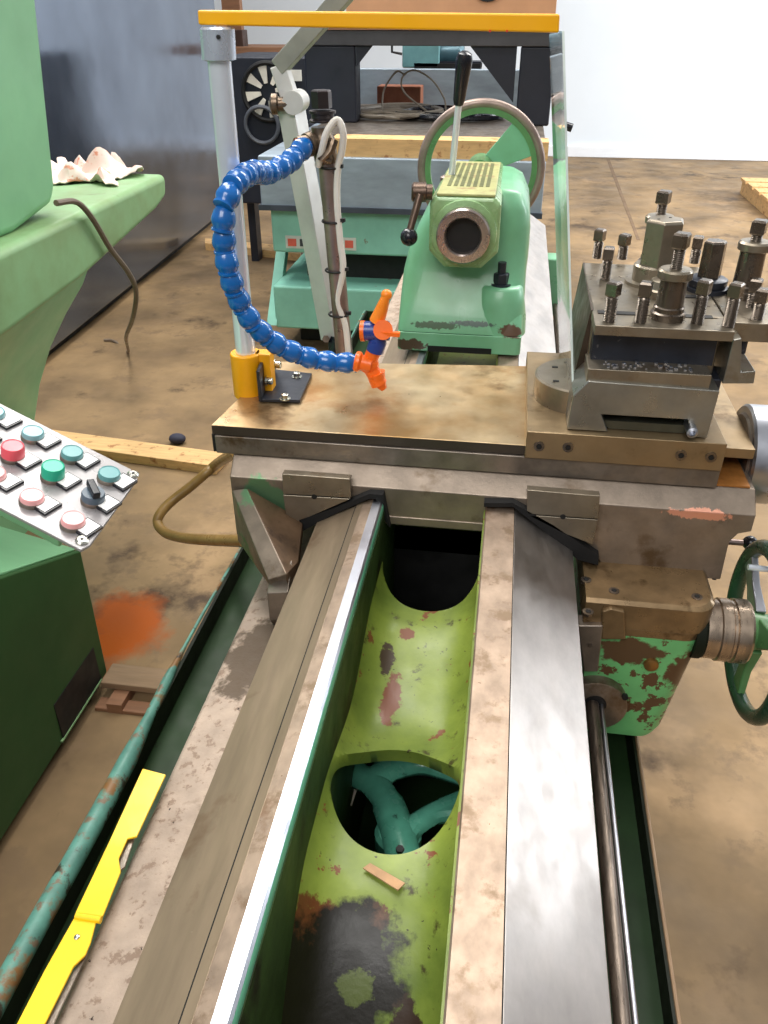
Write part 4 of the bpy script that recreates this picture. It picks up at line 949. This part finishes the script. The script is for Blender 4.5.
cb_ = [q(56,203,X=-.945), q(76,202,X=-.94), q(92,218,X=-.935), q(110,248,X=-.935), q(128,272,Y=1.9), q(136,292,Y=1.95), q(133,318,Y=2.1), q(126,338,Y=2.6), q(128,352,Z=.012), q(114,341,Z=.010), q(104,340,Z=.010)]
tag(fin('hanging_cable', MB().tube(smooth(cb_, 6), .0065, 8), mat('brown cable', (112, 96, 80), 0, .5)), 'thin brown cable drooping from the green table arm to the floor', 'cable')

# ------------------------------------------------------------------ loose things on the floor
a = q(70, 446, Z=.04); b = q(215, 466, Z=.04)
dv = (b-a); dv.z = 0; dv.normalize(); pv = V(-dv.y, dv.x, 0)
a = a-dv*.5
s = MB(); f_ = [a, b, b+V(0,0,-.04)+V(0,0,0), V(a.x, a.y, 0)]; f_[2] = V(b.x, b.y, 0)
s.hexa(f_, [p+pv*.11 for p in f_]); tag(fin('floor_timber', s, wood, bevel=.003), 'pale rough timber baulk on the floor left of the cross slide', 'timber')
c = q(178, 443, Z=0); tag(fin('rag_scrap', MB().sphere(c+V(0,0,.02), .035, (1,.8,.6), 12), mat('navy scrap', (48, 48, 66), 0, .7)), 'small dark blue scrap on the floor beside the timber baulk', 'scrap')
hp = [(232,455,.60),(221,463,.50),(207,474,.35),(185,492,.2),(166,507,.1),(158,521,.06),(163,532,.06),(180,538,.12),(205,541,.25),(225,541,.40),(246,541,.52)]
hp = [(218,463,1.95),(205,474,1.95),(190,487,1.93),(172,501,1.90),(160,514,1.86),(158,524,1.84),(166,533,1.80),(184,538,1.72),(210,540,1.6),(245,541,1.42)]
tag(fin('coolant_return_hose', MB().tube(smooth([q(236,452,Y=1.7)]+[q(a_, b__, Y=y_) for a_, b__, y_ in hp], 5), .0145, 12), hose_brown), 'brown rubber hose looping out from behind the saddle on the left', 'hose')
# skid between cabinet and tray
sk = thing('timber_skid', q(133, 680, Z=.0), 'short brown timber skid on the floor between green cabinet and drip tray', 'timber')
dusty = mat('dusty timber', (146, 120, 92), 0, .7, .1, 12, (.4, 3, 3))
y0_ = q(133,686,Z=.05).y; y1_ = q(133,665,Z=.05).y
fin('skid_board', MB().box(-.935, -.60, y0_, y1_, .03, .05), dusty, sk, .003)
fin('skid_board', MB().box(-.935, -.60, q(133,712,Z=.012).y, q(133,700,Z=.012).y, 0, .012), wood_dk, sk, .003)
fin('skid_bearer', MB().box(-.9, -.86, y0_-.05, y1_, 0, .03), wood_dk, sk)

# pallet and wall pipe at right
pl = thing('pallet', (2.5, 8.2, 0), 'pale timber pallet at the right edge of the floor', 'pallet')
a = q(750, 186, Z=.14); b = q(765, 202, Z=.14)
for k in range(5):
    y_ = 7.25+k*.26
    fin('deck_board', MB().box(2.1, 3.0, y_, y_+.2, .115, .14), wood, pl)
for x_ in (2.12, 2.5, 2.9): fin('bearer', MB().box(x_, x_+.08, 7.25, 8.49, 0, .115), wood, pl)
tag(fin('wall_pipe_stub', MB().cyl(q(560,124,Y=5.0), q(572,128,Y=5.0), .022), blk_soft), 'short black bar end sticking out right of the bench frame', 'bar')
tag(fin('far_timber', MB().hexa([q(205,243,Z=.05), q(300,254,Z=.05), q(300,247,Z=.05), q(205,238,Z=.05)], [q(205,243,Z=.05)-V(0,0,.05), q(300,254,Z=.05)-V(0,0,.05), q(300,247,Z=.05)-V(0,0,.05), q(205,238,Z=.05)-V(0,0,.05)]), wood), 'thin pale timber strip on the floor below the sea green casting', 'timber')
